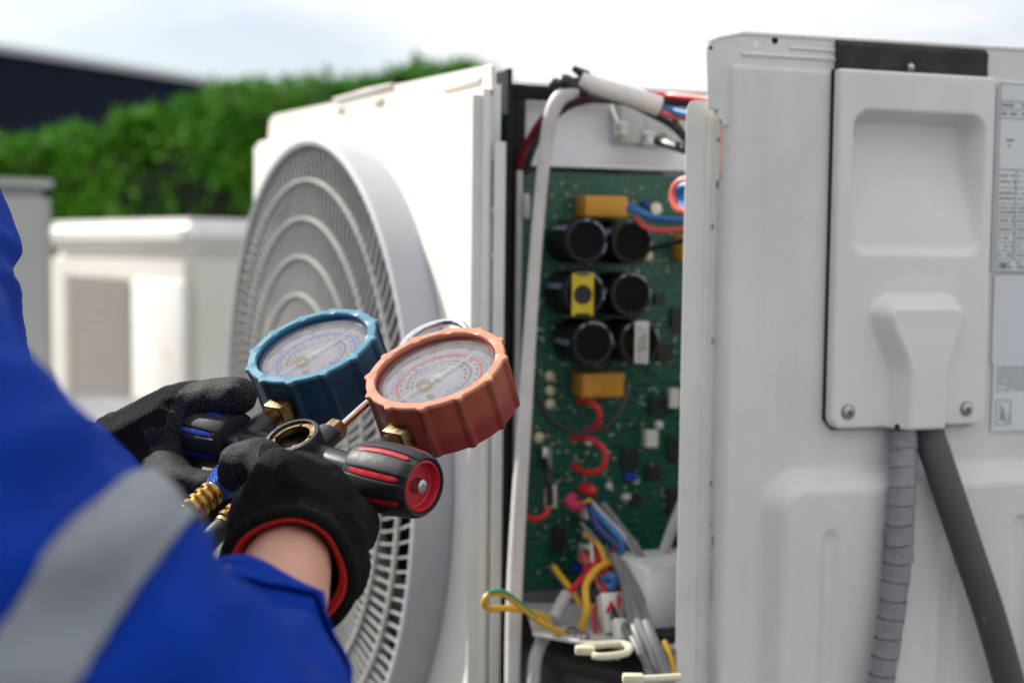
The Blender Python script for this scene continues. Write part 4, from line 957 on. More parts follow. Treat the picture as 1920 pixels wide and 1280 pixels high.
# ------------------------------------------------------------------ GAUGE MANIFOLD
Bm = Matrix(((0.79022702, 0.56155294, -0.24535597), (-0.1195876, 0.53398774, 0.83699218), (0.6010325, -0.6320723, 0.48912631)))
GO = CAM0 + CR @ Vector((-0.11983, -0.065063, -0.784194))
GM = Matrix.Translation(GO) @ (CR @ Bm).to_4x4()
def gm(x, y, z): return GM @ Vector((x, y, z))
man = thing('gauge_manifold', 'refrigerant manifold with one blue and one orange-red gauge held in both gloved hands', 'gauge set', GO)
def G(name, b, m, M=None, par=None, smooth=True): return b.build(name, m, par or man, GM @ (M or Matrix.Identity(4)), smooth)
RBOOT = bpy.data.materials.new('faded_red_rubber'); 
def boot_mat(name, cA, cB, cC, cR):
    m = bpy.data.materials.new(name); m.use_nodes = True; n = m.node_tree.nodes; l = m.node_tree.links.new; p = n['Principled BSDF']
    p.inputs['Roughness'].default_value = .47
    t = n.new('ShaderNodeTexCoord'); sx = n.new('ShaderNodeSeparateXYZ'); l(t.outputs['Object'], sx.inputs[0])
    z = n.new('ShaderNodeTexNoise'); z.inputs['Scale'].default_value = 45; z.inputs['Detail'].default_value = 6; l(t.outputs['Object'], z.inputs['Vector'])
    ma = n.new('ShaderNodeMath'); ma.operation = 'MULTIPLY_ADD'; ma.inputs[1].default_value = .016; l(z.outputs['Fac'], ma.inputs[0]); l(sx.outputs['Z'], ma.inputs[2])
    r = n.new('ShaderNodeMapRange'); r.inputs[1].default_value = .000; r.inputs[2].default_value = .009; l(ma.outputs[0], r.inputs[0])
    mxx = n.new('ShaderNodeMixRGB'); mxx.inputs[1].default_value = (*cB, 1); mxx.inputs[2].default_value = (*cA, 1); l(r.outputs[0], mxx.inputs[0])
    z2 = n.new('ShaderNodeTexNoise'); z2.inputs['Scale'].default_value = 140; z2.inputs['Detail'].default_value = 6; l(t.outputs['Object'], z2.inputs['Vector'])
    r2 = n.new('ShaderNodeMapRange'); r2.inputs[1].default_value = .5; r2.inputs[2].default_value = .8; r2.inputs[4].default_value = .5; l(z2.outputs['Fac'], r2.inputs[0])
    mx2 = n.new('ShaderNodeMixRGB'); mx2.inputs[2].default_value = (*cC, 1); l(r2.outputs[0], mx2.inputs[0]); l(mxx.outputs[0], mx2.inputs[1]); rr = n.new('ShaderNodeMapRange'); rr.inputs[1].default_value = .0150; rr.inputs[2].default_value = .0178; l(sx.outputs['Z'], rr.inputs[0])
    mx3 = n.new('ShaderNodeMixRGB'); mx3.inputs[2].default_value = (*cR, 1); l(rr.outputs[0], mx3.inputs[0]); l(mx2.outputs[0], mx3.inputs[1]); l(mx3.outputs[0], p.inputs['Base Color'])  # pale rim top: sunlight put into the colour, along with some fading
    bp = n.new('ShaderNodeBump'); bp.inputs['Strength'].default_value = .15; bp.inputs['Distance'].default_value = .0003; l(z2.outputs['Fac'], bp.inputs['Height']); l(bp.outputs[0], p.inputs['Normal'])
    return m
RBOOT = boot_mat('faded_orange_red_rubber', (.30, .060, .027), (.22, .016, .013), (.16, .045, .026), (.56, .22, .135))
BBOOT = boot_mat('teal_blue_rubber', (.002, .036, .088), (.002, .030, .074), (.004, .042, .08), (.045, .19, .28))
DIAL = mat('dial_card', (.70, .69, .76), .5, col2=(.58, .58, .66), nscale=90)
gm_ = bpy.data.materials.new('glare_lens'); gm_.use_nodes = True; n_ = gm_.node_tree.nodes; l_ = gm_.node_tree.links.new
n_.remove(n_['Principled BSDF']); tr_ = n_.new('ShaderNodeBsdfTransparent'); gl_ = n_.new('ShaderNodeBsdfGlossy'); gl_.inputs['Roughness'].default_value = .09
df_ = n_.new('ShaderNodeBsdfDiffuse'); df_.inputs[0].default_value = (.85, .83, .85, 1)  # white diffuse layer in the lens stands in for glare on the glass
fr_ = n_.new('ShaderNodeFresnel'); fr_.inputs[0].default_value = 1.5; m1 = n_.new('ShaderNodeMixShader'); m2 = n_.new('ShaderNodeMixShader'); l_(fr_.outputs[0], m1.inputs[0]); l_(tr_.outputs[0], m1.inputs[1]); l_(gl_.outputs[0], m1.inputs[2])
zz = n_.new('ShaderNodeTexNoise'); zz.inputs['Scale'].default_value = 120; zz.inputs['Detail'].default_value = 8; rr_ = n_.new('ShaderNodeMapRange'); rr_.inputs[1].default_value = .3; rr_.inputs[2].default_value = .9; rr_.inputs[3].default_value = .10; rr_.inputs[4].default_value = .20
t_ = n_.new('ShaderNodeTexCoord'); l_(t_.outputs['Object'], zz.inputs['Vector']); l_(zz.outputs['Fac'], rr_.inputs[0]); l_(rr_.outputs[0], m2.inputs[0]); l_(m1.outputs[0], m2.inputs[1]); l_(df_.outputs[0], m2.inputs[2]); l_(m2.outputs[0], n_['Material Output'].inputs[0])
LENS = gm_
NEED = mat('white_needle', (.95, .95, .94), .35); DINK = mat('grey_dial_ink', (.10, .10, .13), .6); WINK = mat('white_dial_ink', (.95, .95, .95), .6)
RB = .0405
def gauge(x, y, boot, ringm, ang, rotz):
    M = Matrix.Translation((x, y, 0))
    e = thing('x', None, None, GO) if False else None
    bt = MB(); NSEG = 12 * 16
    def rf(r, z, a):
        if r < RB - .004: return r
        ph = (a + rotz) * 12 / (2 * PI); d = abs(ph - round(ph)) * 2 * PI / 12 * RB
        return r + .0021 * math.exp(-(d / .0022) ** 4)
    prof = [(.020, -.0165), (RB - .003, -.0165), (RB - .0005, -.0155), (RB, -.0135), (RB, .0155), (RB + .0008, .0165), (RB + .0008, .0180), (RB + .0002, .0186), (RB - .0040, .0188), (RB - .0046, .0182), (RB - .0048, .0125), (RB - .0050, .0060)]
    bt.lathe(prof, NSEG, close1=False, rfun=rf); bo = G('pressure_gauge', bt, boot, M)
    def S(name, b, m, z=0, smooth=True): return G(name, b, m, M @ Matrix.Translation((0, 0, z)), bo, smooth)
    b = MB(); b.lathe([(RB - .0052, 0), (.0001, 0.0001)], 64, close0=False); S('dial', b, DIAL, .0092)
    b = MB(); b.lathe([(RB - .0048, .0138), (RB - .0052, .0152), (RB - .0064, .0153), (RB - .0074, .0128), (RB - .0074, .0094)], 96, close0=False, close1=False); S('inner_bezel', b, mat('shaded_inner_bezel_' + boot.name, tuple(c * .35 for c in ((.42, .10, .10) if boot is RBOOT else (.02, .12, .3))), .35), 0)  # inner wall colour scaled down, putting its shade into the colour
    b = MB(); b.lathe([(RB - .0066, 0), (RB - .02, .0008), (.0001, .0012)], 64, close0=False); S('lens', b, LENS, .0145)
    r0_ = .0255; b = MB(); b.lathe([(r0_ - .0010, 0), (r0_ + .0010, 0), (r0_ + .0010, .0002), (r0_ - .0010, .0002)], 96, close0=False, close1=False); S('coloured_scale_ring', b, ringm, .0095)
    b = MB()
    for k in range(61):
        a = math.radians(225 - k * 4.5) + ang; big = k % 10 == 0; r1 = .0275; r2 = .0300 if big else .0288
        M2 = Matrix.Rotation(a, 4, 'Z'); b.box(((r1 + r2) / 2, 0, .00015), (r2 - r1, .0004 if big else .00022, .0002), M2)
    for k in range(91):
        a = math.radians(225 - k * 3) + ang; r1 = .0182 if k % 5 else .0176; M2 = Matrix.Rotation(a, 4, 'Z'); b.box(((r1 + .0200) / 2, 0, .00015), (.0200 - r1, .00022, .0002), M2)
    tag(S('scale_ticks', b, DINK, .0095, False), kind='stuff')
    # small scale figures: inner and outer rows
    b = MB()
    rs_ = random.Random(4)
    for rr0, cnt, st in ((.0160, 16, 17), (.0228, 20, 14), (.0316, 7, 45)):
        for k in range(cnt):
            a = math.radians(225 - k * st) + ang
            for j in range(2 if rr0 < .03 else 3):
                M2 = Matrix.Rotation(a - PI / 2 + (j - .5) * .0012 / rr0 * 1.3, 4, 'Z') @ Matrix.Translation((0, rr0, 0))
                b.box((0, 0, .0001), (.0006, .0011, .0002), M2); b.box((.0002, .0002, .00012), (.0010, .0003, .0002), M2)
    tag(S('scale_figures', b, DINK, .0095, False), kind='stuff')
    # needle with counterweight
    b = MB(); Mn = Matrix.Rotation(ang + math.radians(75), 4, 'Z')
    b.poly([(-.0285, -.0005), (-.010, -.0008), (0, -.0014), (.008, -.0010), (.0255, -.00045), (.0255, .00045), (.008, .0010), (0, .0014), (-.010, .0008), (-.0285, .0005)], .0004, Mn @ Matrix.Translation((0, 0, .0018)))
    b.lathe([(.0027, 0), (.0027, .0012), (.0018, .0016), (.0001, .0016)], 24, Matrix.Translation((0, 0, .0015))); S('needle', b, NEED, .0095)
    b = MB(); b.lathe([(.0044, 0), (.0044, .0010), (.0038, .0016), (.0022, .0016), (.0020, .0022), (.0001, .0022)], 28, Mn @ Matrix.Translation((-.0105, 0, .0024))); S('brass_adjuster', b, mat('pale_brass', (.72, .55, .22), .25, metal=.8), .0095)
    b = MB(); b.lathe([(.0020, 0), (.0020, .0006), (.0001, .0008)], 16, Matrix.Translation((.0070, -.0165, .0002)) @ Matrix.Scale(1.4, 4, (1, 0, 0))); S('dial_screw', b, STEEL, .0095)
    return bo
GX, GY = .0505, .0765
RINGB = mat('pale_blue_ring_ink', (.10, .28, .90), .5); RINGR = mat('pink_red_ring_ink', (.85, .07, .10), .5)
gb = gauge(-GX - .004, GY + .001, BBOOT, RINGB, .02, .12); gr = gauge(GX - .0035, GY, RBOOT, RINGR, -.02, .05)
gb['label'] = 'blue rubber-booted low pressure gauge'; gr['label'] = 'faded orange-red rubber-booted high pressure gauge'
gb.name = 'blue_pressure_gauge' if False else gb.name
# brass necks and blocks
for sx in (-1, 1):
    x = sx * (GX - .002); b = MB(); pr = []
    for i in range(7): pr += [(.0058, .0195 + i * .0013), (.0066, .0201 + i * .0013)]
    Mx = Matrix.Rotation(-PI / 2, 4, 'X')
    b.lathe(pr, 24, Matrix.Translation((x, 0, 0)) @ Mx); b.box((x, .0335, -.001), (.0145, .0105, .0145), bev=.0010, seg=2); G('brass_fitting', b, BRASS)
# body
b = MB(); b.cyl((-.060, 0, 0), (.060, 0, 0), .0082, seg=32, bev=.001)
b.lathe([(.0150, -.014), (.0160, -.012), (.0162, .0135), (.0156, .0150), (.0136, .0152), (.0134, .0145), (.0134, .002), (.0001, .002)], 48)
for sx in (-1, 1):
    x = sx * (GX - .002); b.cyl((x, -.010, 0), (x, .0215, 0), .0088, .0078, 28, bev=.0015)
    b.hull((x * .35, 0, 0), .0095, (x, 0, 0), .0086, 3)
for x in (-.030, 0, .030): b.cyl((x, 0, -.001), (x, -.024, -.001), .0075, .0070, 24)
b.cyl((.052, -.008, -.006), (.040, -.016, .000), .0042, seg=16, bev=.0008)
b.cyl((.004, .012, .000), (.004, .024, .000), .0068, .0064, 20)
body = G('manifold_body', b, BLKMET)
b = MB(); b.lathe([(.0104, .010), (.0132, .010), (.0132, .0138), (.0104, .0138), (.0104, .010)], 48, close0=False, close1=False); rg_ = G('sight_glass_ring', b, BRASS, par=body)
for a in (.3, 1.87, 3.44, 5.01):
    b = MB(); b.box((.0118, 0, .0136), (.0034, .0011, .0012), Matrix.Rotation(a, 4, 'Z')); G('ring_notch', b, DARKIN, par=body)
b = MB(); b.lathe([(.0103, .0075), (.0001, .0078)], 32, close0=False); G('sight_glass', b, mat('dark_glass', (.01, .01, .012), .05, coat=1), par=body)
# hex nut and hanging hook
b = MB(); b.lathe([(.0058, .023), (.0066, .0238), (.0066, .0300), (.0058, .031)], 6, Matrix.Translation((.004, 0, 0)) @ Matrix.Rotation(-PI / 2, 4, 'X')); G('hex_nut', b, BRASS, smooth=False)
pth = [(.004, .030, 0), (.004, .060, 0), (.004, .090, -.002)]
cx_, cy_ = .008, .118
b = MB(); loop = [(cx_ + .020 * math.cos(a), cy_ + .022 * math.sin(a), .004) for a in [math.radians(q) for q in (215, 180, 150, 120, 90, 60, 30, 0, -30)]]
b.tube(pth + [(cx_ - .012, .100, 0)] + loop, .0021, 12, sub=8); G('hanging_hook', b, CHROME)
b = MB(); b.tube([(.0062, .031, .0004), (.0062, .060, .0004), (.0060, .086, 0)], .0016, 10, sub=4); G('copper_rod', b, COPPER)
# knobs
def knob(sx, stripe, xin, ln, label):
    M = Matrix.Translation((sx * xin, 0, 0)) @ Matrix.Rotation(sx * PI / 2, 4, 'Y')
    e = MB(); pr = [(.0125, 0), (.0160, .0004), (.0172, .003), (.0187, .012), (.0195, ln * .45), (.0193, ln * .65), (.0182, ln * .86), (.0172, ln * .95), (.0155, ln), (.0145, ln - .0004), (.0140, ln - .003), (.0138, ln - .004)]
    def rf(r, z, a):
        ph = a * 8 / (2 * PI); d = abs(ph - round(ph)) * 2 * PI / 8 * .019
        return r - (.0011 * (1 - sstep(.0022, .0028, d)) if r > .0158 and .003 < z < ln - .002 else 0)
    e.lathe(pr, 8 * 28, close1=False, rfun=rf); k = G('valve_knob', e, RUBBER, M); k['label'] = label
    for i in range(8):
        b = MB(); a0_ = 2 * PI * i / 8; NN = 18; pv = None
        for j in range(NN + 1):
            z = lerp(.0035, ln - .0045, j / NN)
            r = np.interp(z, [p[1] for p in pr[:8]], [p[0] for p in pr[:8]]) - .0004
            hw = .00185 / .019 * min(1, (j + .35) / 1.2, (NN - j + .35) / 1.2); q = []
            for s_, dr in ((-1, -.0008), (-.72, .0), (0, .00015), (.72, .0), (1, -.0008)): q.append(b.bm.verts.new(((r + dr) * math.cos(a0_ + s_ * hw), (r + dr) * math.sin(a0_ + s_ * hw), z)))
            if pv:
                for c_ in range(4): b.bm.faces.new((pv[c_], pv[c_ + 1], q[c_ + 1], q[c_]))
            pv = q
        G('grip_stripe', b, stripe, M, k)
    b = MB(); b.lathe([(.0139, ln - .0012), (.0128, ln - .0008), (.0122, ln - .002), (.0118, ln - .0055), (.0110, ln - .0062), (.0001, ln - .0060)], 48, close0=False); G('end_cap', b, stripe, M, k)
    b = MB(); b.lathe([(.0001, ln - .0062), (.0042, ln - .0062), (.0042, ln - .0040), (.0036, ln - .0030), (.0036, ln - .0012), (.0026, ln - .0004), (.0001, ln - .0002)], 24, close0=False, close1=False); b.box((0, 0, ln - .0003), (.0044, .0007, .0006)); b.box((0, 0, ln - .00031), (.0007, .0044, .0006)); G('centre_screw', b, STEEL, M, k)
    return k
knob(1, REDPL, .0480, .0455, 'black valve knob with red stripes and a red end cap')
# blue knob: its open inner end faces the manifold
k2 = knob(-1, BLUPL, .0520, .0440, 'black valve knob with blue stripes under the left thumb')
# hoses with knurled collars and ribbed brass ferrules
BLUAN = mat('blue_anodised', (.01, .07, .35), .3, metal=.7, kind='voronoi', bump=1, bscale=1400, bdist=.0008)
GOLD = mat('gold_brass_ferrule', (.52, .32, .10), .33, metal=1, col2=(.28, .16, .05), nscale=120)
REDAN = mat('red_anodised', (.35, .01, .02), .3, metal=.7); 
MY = Matrix.Rotation(PI / 2, 4, 'X')
for x, m_, end in ((-.031, BLUAN, [(-.0315, -.078, -.002), (-.033, -.12, -.014), (-.04, -.17, -.06), (-.045, -.20, -.14), (-.05, -.21, -.26)]),
                   (.000, BRASS, [(.0, -.078, -.002), (-.002, -.115, -.014), (-.006, -.16, -.06), (-.01, -.19, -.14), (-.02, -.20, -.26)]),
                   (.030, REDAN, [(.03, -.078, -.006), (.028, -.10, -.03), (.02, -.12, -.08), (.01, -.13, -.16), (.0, -.14, -.26)])):
    M_ = Matrix.Translation((x, 0, -.001)) @ MY
    b = MB(); b.lathe([(.0070, .018), (.0095, .0185), (.0100, .0200), (.0100, .0330), (.0092, .0345), (.0078, .0385), (.0062, .040)], 40, M_, rfun=lambda r, z, a: r + (.0003 * math.sin(20 * a) if .02 <= z <= .034 else 0)); fc = G('hose_collar', b, m_)
    pr = [(.0060, .0395)]
    for i in range(4): z = .041 + i * .0050; pr += [(.0058, z), (.0074, z + .0010), (.0076, z + .0024), (.0070, z + .0036), (.0058, z + .0042)]
    pr += [(.0066, .0615), (.0064, .063)]
    b = MB(); b.lathe(pr, 32, M_); G('brass_ferrule', b, GOLD)
    b = MB(); b.tube([(x, -.060, -.001)] + end, .0058, 16, sub=10); G('hose', b, HOSE)

# ------------------------------------------------------------------ PERSON
KNIT = mat('black_knit', (.004, .004, .0045), .85, col2=(.0075, .0075, .008), nscale=60, kind='voronoi', bump=.9, bscale=900, bdist=.0009, spec=.15, stretch=(1, 1, .7))
COAT = mat('black_latex_foam_coating', (.008, .0085, .011), .60, col2=(.013, .014, .018), nscale=70, bump=.9, bscale=1300, bdist=.0007, speck=(1100, .57, (.07, .07, .08)), spec=.15)
SKIN = mat('forearm_skin', (.52, .27, .19), .5, col2=(.58, .30, .22), nscale=30, bump=.15, bscale=500, bdist=.0005, sss=.15)
HEM = mat('red_glove_hem', (.52, .012, .01), .75, kind='wave', bump=.5, bscale=300, bdist=.0006)
JAC = mat('royal_blue_workwear', (.0004, .028, .26), .8, col2=(.0005, .034, .31), nscale=25, bump=.4, bscale=900, bdist=.0004, spec=.12)
REFL = mat('grey_reflective_tape', (.20, .22, .25), .5, col2=(.18, .195, .225), nscale=40, bump=.2, bscale=1200, bdist=.0002)
per = thing('person', 'worker in royal blue jacket with grey reflective band and black gloves holding gauges', 'person', (P(-850, 750, .6).x, P(-850, 750, .6).y, 0))
E = P(292, 1570, .42); Wc = P(462, 1222, .59); AS = P(-420, 740, .43)
HC = P(532, 1076, .668); fdir = (P(470, 1290, .54) - HC).normalized()
# right glove
caps_ = [(P(535, 1085, .668), .0300, P(560, 1010, .690), .0285), (P(560, 1010, .690), .0285, P(575, 950, .705), .0270),
         (P(600, 1000, .700), .026, P(655, 985, .720), .0165), (P(535, 1095, .665), .030, P(610, 1060, .70), .024), (P(575, 950, .705), .025, P(640, 970, .722), .0165),
         (P(560, 920, .712), .0215, P(600, 935, .722), .018), (P(500, 960, .705), .020, P(560, 930, .715), .0200),
         (P(522, 885, .690), .0130, P(478, 1000, .680), .0140), (P(522, 885, .690), .0130, P(655, 985, .716), .0165), (P(522, 885, .690), .0130, P(575, 960, .700), .0260), (P(478, 1000, .680), .0140, P(535, 1085, .668), .0300),
         # thumb tip reaching over the body
         (P(530, 900, .706), .0140, P(490, 862, .716), .0122), (P(490, 862, .716), .0122, P(452, 868, .720), .0118), (P(452, 868, .720), .0118, P(444, 888, .722), .0106)]
capf_ = [
         # fingers curl away under the manifold
         (P(555, 905, .722), .0125, P(560, 900, .765), .0110), (P(560, 900, .765), .0110, P(520, 905, .795), .0098), (P(520, 905, .795), .0098, P(470, 905, .790), .0088),
         (P(600, 935, .727), .0125, P(600, 930, .772), .0110), (P(600, 930, .772), .0110, P(560, 935, .805), .0098), (P(560, 935, .805), .0098, P(510, 940, .800), .0088),
         (P(645, 965, .727), .0118, P(645, 960, .770), .0105), (P(645, 960, .770), .0105, P(600, 960, .800), .0094), (P(600, 960, .8), .0094, P(555, 965, .795), .0084),
         (P(670, 995, .722), .0108, P(675, 995, .760), .0095), (P(675, 995, .760), .0095, P(640, 995, .785), .0086), (P(640, 995, .785), .0086, P(600, 995, .78), .0078)]
def knit_fold(cen, ax, amp=.0012):
    def f(p, n):
        s = (p - cen).dot(ax); return amp * math.exp(-(abs(s - .008) / .02) ** 2) * math.sin(s * 420 + 3 * noise.noise(p * 30)) + .0007 * noise.noise(p * 90) + .0006 * noise.noise(p * 45)
    return f
caps_ = caps_ + capf_
me = organic('glove', caps_, .0015, 5, knit_fold(HC, -fdir, .0010), cuts=((HC - fdir * .003, fdir),))
glr = add('glove', me, KNIT, per); me.materials.append(COAT)
tipc = P(455, 872, .71)
def set_coat(me, fn):
    mi_ = [0] * len(me.polygons)
    for p in me.polygons:
        if fn(p.center, p.normal): mi_[p.index] = 1
    me.polygons.foreach_set('material_index', mi_)
def pxof(p):
    l = CR.transposed() @ (p - CAM0); return 960 + F_PX * l.x / -l.z, 640 - F_PX * l.y / -l.z, -l.z
tx0 = P(490, 866, .703); tx1 = P(436, 890, .718); tdir = (tx1 - tx0).normalized()
palmc = P(480, 990, .70); side_dir = (P(420, 1000, .70) - P(560, 1000, .70)).normalized()
set_coat(me, lambda c, n: ((c - tx0).dot(tdir) > .0005 + .0015 * noise.noise(c * 200) and (c - tx0).length < .05 and n.dot(tdir) > -.9) or ((c - palmc).dot(side_dir) > .012 + .003 * noise.noise(c * 60) and n.dot(side_dir) > .55) or (c - GO).dot(GM.col[2].xyz) < -.02 and pxof(c)[2] > .75)
# rolled cuff and red hem
def ring_pts(c, ax, r, n=28, ry=None, ph=0):
    a1 = ax.orthogonal().normalized(); a2 = ax.cross(a1); return [c + (a1 * math.cos(2 * PI * k / n + ph) + a2 * math.sin(2 * PI * k / n + ph)) * r * (1 + .02 * math.sin(5 * k)) for k in range(n + 1)]
# measure real cut outline
def boundary_loop(me):
    bm = bmesh.new(); bm.from_mesh(me); es = [e for e in bm.edges if e.is_boundary]
    if not es: bm.free(); return []
    loops = []; left = set(es)
    while left:
        e = left.pop(); lp = [e.verts[0], e.verts[1]]
        while True:
            nx = [x for x in lp[-1].link_edges if x in left]
            if not nx: break
            left.discard(nx[0]); lp.append(nx[0].other_vert(lp[-1]))
        loops.append([v.co.copy() for v in lp])
    bm.free(); return max(loops, key=len)
def smooth_loop(lp, n=40):
    idx = [lp[int(i * (len(lp) - 1) / n)] for i in range(n)]
    for _ in range(4): idx = [(idx[i - 1] + idx[i] * 2 + idx[(i + 1) % len(idx)]) / 4 for i in range(len(idx))]
    return idx + [idx[0]]
lp = smooth_loop(boundary_loop(me)); cen = sum(lp, Vector()) / len(lp)
b = MB(); b.tube([q for q in lp], .0034, 10, sub=2, caps=False); b.build('rolled_cuff', KNIT, glr)
b = MB(); b.tube([cen + (q - cen) * .89 + fdir * .0006 for q in lp], .0014, 10, sub=2, caps=False)
b.build('cuff_hem', HEM, glr)
b = MB(); b.tube([cen + (q - cen) * .87 - fdir * .0045 for q in lp], .0030, 10, sub=2, caps=False); b.build('cuff_lining', HEM, glr)

# left glove
L_ = lambda x, y, d: P(x, y, d)
LH = L_(205, 880, .845)
capl = [(L_(190, 890, .85), .030, L_(255, 845, .845), .0290), (L_(255, 845, .845), .0280, L_(325, 800, .840), .0255), (L_(255, 860, .845), .0290, L_(300, 870, .838), .0260),
        (L_(325, 800, .84), .0250, L_(310, 860, .838), .0240), (L_(330, 775, .838), .0190, L_(365, 757, .832), .0150), (L_(365, 757, .832), .0145, L_(408, 747, .824), .0128), (L_(408, 747, .824), .0124, L_(446, 742, .816), .0118),
        (L_(300, 870, .825), .0150, L_(340, 905, .795), .0110), (L_(340, 905, .795), .0108, L_(395, 915, .788), .0098), (L_(395, 915, .788), .0096, L_(432, 892, .80), .0088),
        (L_(285, 900, .825), .0150, L_(325, 950, .795), .0108), (L_(325, 950, .795), .0106, L_(385, 965, .785), .0096), (L_(385, 965, .785), .0094, L_(425, 935, .80), .0086),
        (L_(275, 925, .835), .0140, L_(310, 985, .812), .0104), (L_(310, 985, .812), .0102, L_(370, 1000, .80), .0092), (L_(370, 1000, .80), .009, L_(410, 975, .81), .0083),
        (L_(270, 940, .845), .0130, L_(305, 1005, .832), .0094), (L_(305, 1005, .832), .0092, L_(355, 1020, .825), .0083), (L_(355, 1020, .825), .008, L_(390, 1000, .83), .0075)]
me = organic('glove', capl, .0015, 5, knit_fold(LH, (L_(330, 800, .84) - LH).normalized(), .0014))
gll = add('glove', me, KNIT, per); me.materials.append(COAT)
sp = L_(352, 775, .83); cdir = (L_(430, 800, .80) - L_(330, 770, .84)).normalized()
set_coat(me, lambda c, n: (c - sp).dot(cdir) > .002 + .002 * noise.noise(c * 80) or (pxof(c)[0] > 262 + .5 * (pxof(c)[1] - 800) and pxof(c)[1] > 800))

# jacket: torso, both sleeves, one surface
def Pj(x, y, d): return P(x, y, d)
caj = [(AS, .075, E, .066), (E, .058, Wc, .0375),
       (P(-430, 760, .44), .085, P(-620, 420, .48), .085),
       (P(-620, 420, .48), .085, P(-900, 700, .62), .15), (P(-900, 700, .62), .15, P(-850, 1500, .62), .14), (P(-850, 1500, .62), .14, P(-850, 2300, .64), .15),
       (P(-620, 420, .5), .08, P(-430, 230, .74), .07), (P(-430, 230, .74), .066, P(-186, 450, .74), .0575), (P(-186, 450, .74), .055, P(-205, 640, .70), .058), (P(-205, 640, .70), .058, P(-170, 860, .70), .055),
       (P(-170, 860, .70), .055, P(60, 925, .78), .048), (P(60, 925, .78), .045, P(190, 925, .845), .034),
       (P(-620, 420, .5), .08, P(-700, 180, .6), .06)]
upax = (E - AS).normalized()
def fold(p, n):
    a = .010 * noise.noise(p * 10) + .0065 * (1 - 2 * abs(noise.noise(Vector((p.x * 34, p.y * 14, p.z * 30))))) - .002
    s = (p - E).dot((Wc - E).normalized()); d2 = ((p - E) - (Wc - E).normalized() * s).length
    if s > .02 and d2 < .09: a += .0040 * math.sin(s * 130 + 5 * noise.noise(p * 16)) * sstep(.02, .08, s)
    return a
wl = L_(232, 868, .845)
me = organic('jacket', caj, .0048, 8, fold, cuts=())
bm = bmesh.new(); bm.from_mesh(me)
for co, no in ((Wc + (Wc - E).normalized() * .012, (Wc - E).normalized()), (L_(232, 890, .85), (L_(300, 860, .87) - L_(180, 905, .835)).normalized())):
    near = [f for f in bm.faces if (f.calc_center_median() - co).length < .085]
    gg = set(near) | set(v for f in near for v in f.verts) | set(e for f in near for e in f.edges)
    bmesh.ops.bisect_plane(bm, geom=list(gg), plane_co=co, plane_no=no, clear_outer=True)
bm.to_mesh(me); bm.free(); me.polygons.foreach_set('use_smooth', [True] * len(me.polygons))
jk = add('jacket', me, JAC, per)
# reflective band: sleeve shell between two planes, 1.5 mm proud
def band(me, cA, cB, ax, off, keep, name):
    bm = bmesh.new(); bm.from_mesh(me)
    bm.normal_update()
    bmesh.ops.bisect_plane(bm, geom=bm.verts[:] + bm.edges[:] + bm.faces[:], plane_co=cA, plane_no=-ax, clear_outer=True)
    bmesh.ops.bisect_plane(bm, geom=bm.verts[:] + bm.edges[:] + bm.faces[:], plane_co=cB, plane_no=ax, clear_outer=True)
    bmesh.ops.delete(bm, geom=[f for f in bm.faces if not keep(f.calc_center_median())], context='FACES')
    for v in bm.verts: v.co += v.normal * off
    bmesh.ops.solidify(bm, geom=bm.faces[:], thickness=-off * .8)
    m2 = bpy.data.meshes.new(name); bm.to_mesh(m2); bm.free(); m2.polygons.foreach_set('use_smooth', [True] * len(m2.polygons)); return add(name, m2, REFL, jk)
bax = (P(560, 1150, .42) - P(-40, 870, .42)).normalized()
cA = P(277, 912, .46); cB = P(378, 1030, .47)
band(me, cA, cB, bax, .0016, lambda c: (c - (AS + E) / 2).length < .16, 'reflective_band')
def cut_ring(me, co, no, keep):
    bm = bmesh.new(); bm.from_mesh(me); rr = bmesh.ops.bisect_plane(bm, geom=bm.verts[:] + bm.edges[:] + bm.faces[:], plane_co=co, plane_no=no)
    es = [g for g in rr['geom_cut'] if isinstance(g, bmesh.types.BMEdge) and keep((g.verts[0].co + g.verts[1].co) / 2)]; out = [(e.verts[0].co.copy(), e.verts[1].co.copy(), (e.verts[0].normal + e.verts[1].normal) / 2) for e in es]; bm.free(); return out
STI = mat('dark_blue_stitching', (.004, .02, .12), .8)
kp = lambda c: (c - (AS + E) / 2).length < .16
for cc in (cA + bax * .0022, cB - bax * .0022):
    b = MB()
    for i_, (a_, c_, n_n) in enumerate(cut_ring(jk.data, cc, bax, kp)):
        o_ = n_n * .0022; b.tube([a_ + o_, c_ + o_], .00055, 5, smooth=False)
    tag(b.build('stitching', STI, jk), kind='stuff')
wax = (Wc - E).normalized()
cuff = band(me, Wc - wax * .022, Wc + wax * .010, wax, .0016, lambda c: (c - Wc).length < .07, 'sleeve_cuff'); cuff.data.materials.clear(); cuff.data.materials.append(JAC)
# body: head, neck, forearms and wrists in one skin mesh
Hd = P(-700, -160, .60)
cbod = [(HC - fdir * .02, .0232, P(528, 1120, .64), .0228), (P(528, 1120, .64), .0228, P(480, 1240, .57), .025), (P(480, 1240, .57), .025, E, .034), (E, .04, AS, .045), (AS, .045, P(-620, 420, .48), .05),
        (P(-620, 420, .48), .05, P(-700, 300, .60), .06), (P(-700, 300, .60), .055, P(-700, 0, .60), .052), (Hd, .078, P(-660, -60, .62), .062), (P(-700, 300, .60), .06, P(-430, 230, .74), .05),
        (P(-430, 230, .74), .045, P(-220, 640, .70), .038), (P(-220, 640, .70), .038, P(-170, 860, .70), .036), (P(-170, 860, .70), .036, P(190, 895, .845), .022), (P(190, 895, .845), .022, P(260, 850, .845), .020),
        (P(-700, 300, .60), .08, P(-850, 1500, .62), .10)]
me = organic('body', cbod, .004, 5); bod = add('body', me, SKIN, per)
HAIR = mat('black_hair', (.015, .012, .010), .5)
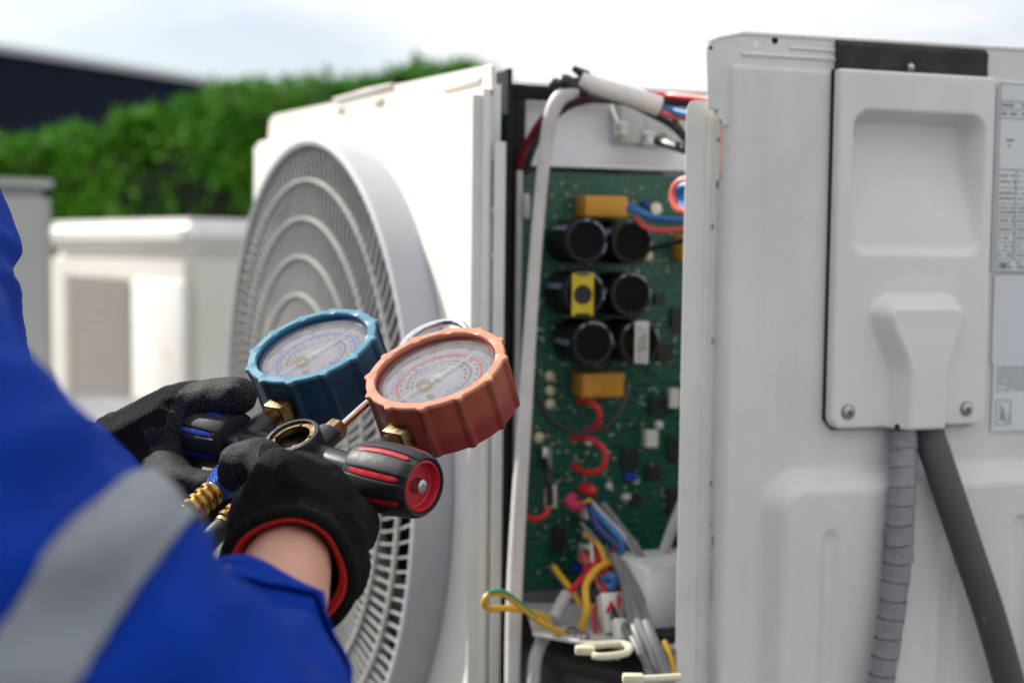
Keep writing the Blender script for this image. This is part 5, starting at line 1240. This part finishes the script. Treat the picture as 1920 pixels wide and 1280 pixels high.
fwd = Vector((.75, .66, 0)).normalized()
nose = Hd + fwd * .078 + Vector((0, 0, -.025)); lt = Vector((-fwd.y, fwd.x, 0))
b = MB(); b.hull(nose + Vector((0, 0, .02)), .007, nose + fwd * .012, .010); b.ball(tuple(Hd + lt * .078 + Vector((0, 0, -.02))), .02, scale=(.6, 1, 1.4)); b.ball(tuple(Hd - lt * .078 + Vector((0, 0, -.02))), .02, scale=(.6, 1, 1.4)); b.build('nose_and_ears', SKIN, bod)
b = MB(); b.hull(nose + lt * .02 - fwd * .004 + Vector((0, 0, -.035)), .005, nose - lt * .02 - fwd * .004 + Vector((0, 0, -.035)), .005); b.build('mouth', mat('lips', (.35, .12, .10), .5), bod)
for s_ in (-1, 1):
    b = MB(); b.ball(tuple(Hd + fwd * .070 + lt * .03 * s_ + Vector((0, 0, .008))), .011); b.build('eye', mat('eye_white', (.7, .7, .68), .2), bod)
me = organic('hair', [(Hd - fwd * .022 + Vector((0, 0, .022)), .082, Hd - fwd * .03 + Vector((0, 0, -.02)), .074)], .004, 3, lambda p, n: .004 * noise.noise(p * 60)); add('hair', me, HAIR, per)
TRO = mat('dark_work_trousers', (.01, .012, .03), .8, bump=.3, bscale=700)
hip = P(-850, 2300, .64); hip.z = max(hip.z, .45)
kx = fwd * .32
me = organic('trousers', [(hip + Vector((0, 0, .05)), .15, hip - Vector((0, 0, .02)), .14), (hip + lt * .08, .09, hip + lt * .10 + kx * .9 + Vector((0, 0, -.03)), .07), (hip + lt * .10 + kx * .9 + Vector((0, 0, -.03)), .068, Vector((hip.x, hip.y, .09)) + lt * .10 + kx * .9, .05),
      (hip - lt * .08, .09, hip - lt * .10 + kx * .6 + Vector((0, 0, -.30)), .07), (hip - lt * .10 + kx * .6 + Vector((0, 0, -.30)), .068, Vector((hip.x, hip.y, .09)) - lt * .10 - kx * .6, .05)], .008, 5, lambda p, n: .006 * noise.noise(p * 12)); add('trousers', me, TRO, per)
for q in (Vector((hip.x, hip.y, .045)) + lt * .10 + kx * .9, Vector((hip.x, hip.y, .045)) - lt * .10 - kx * .6):
    b = MB(); b.hull(q - fwd * .05, .045, q + fwd * .14, .040); b.build('boot', RUBBER, per)
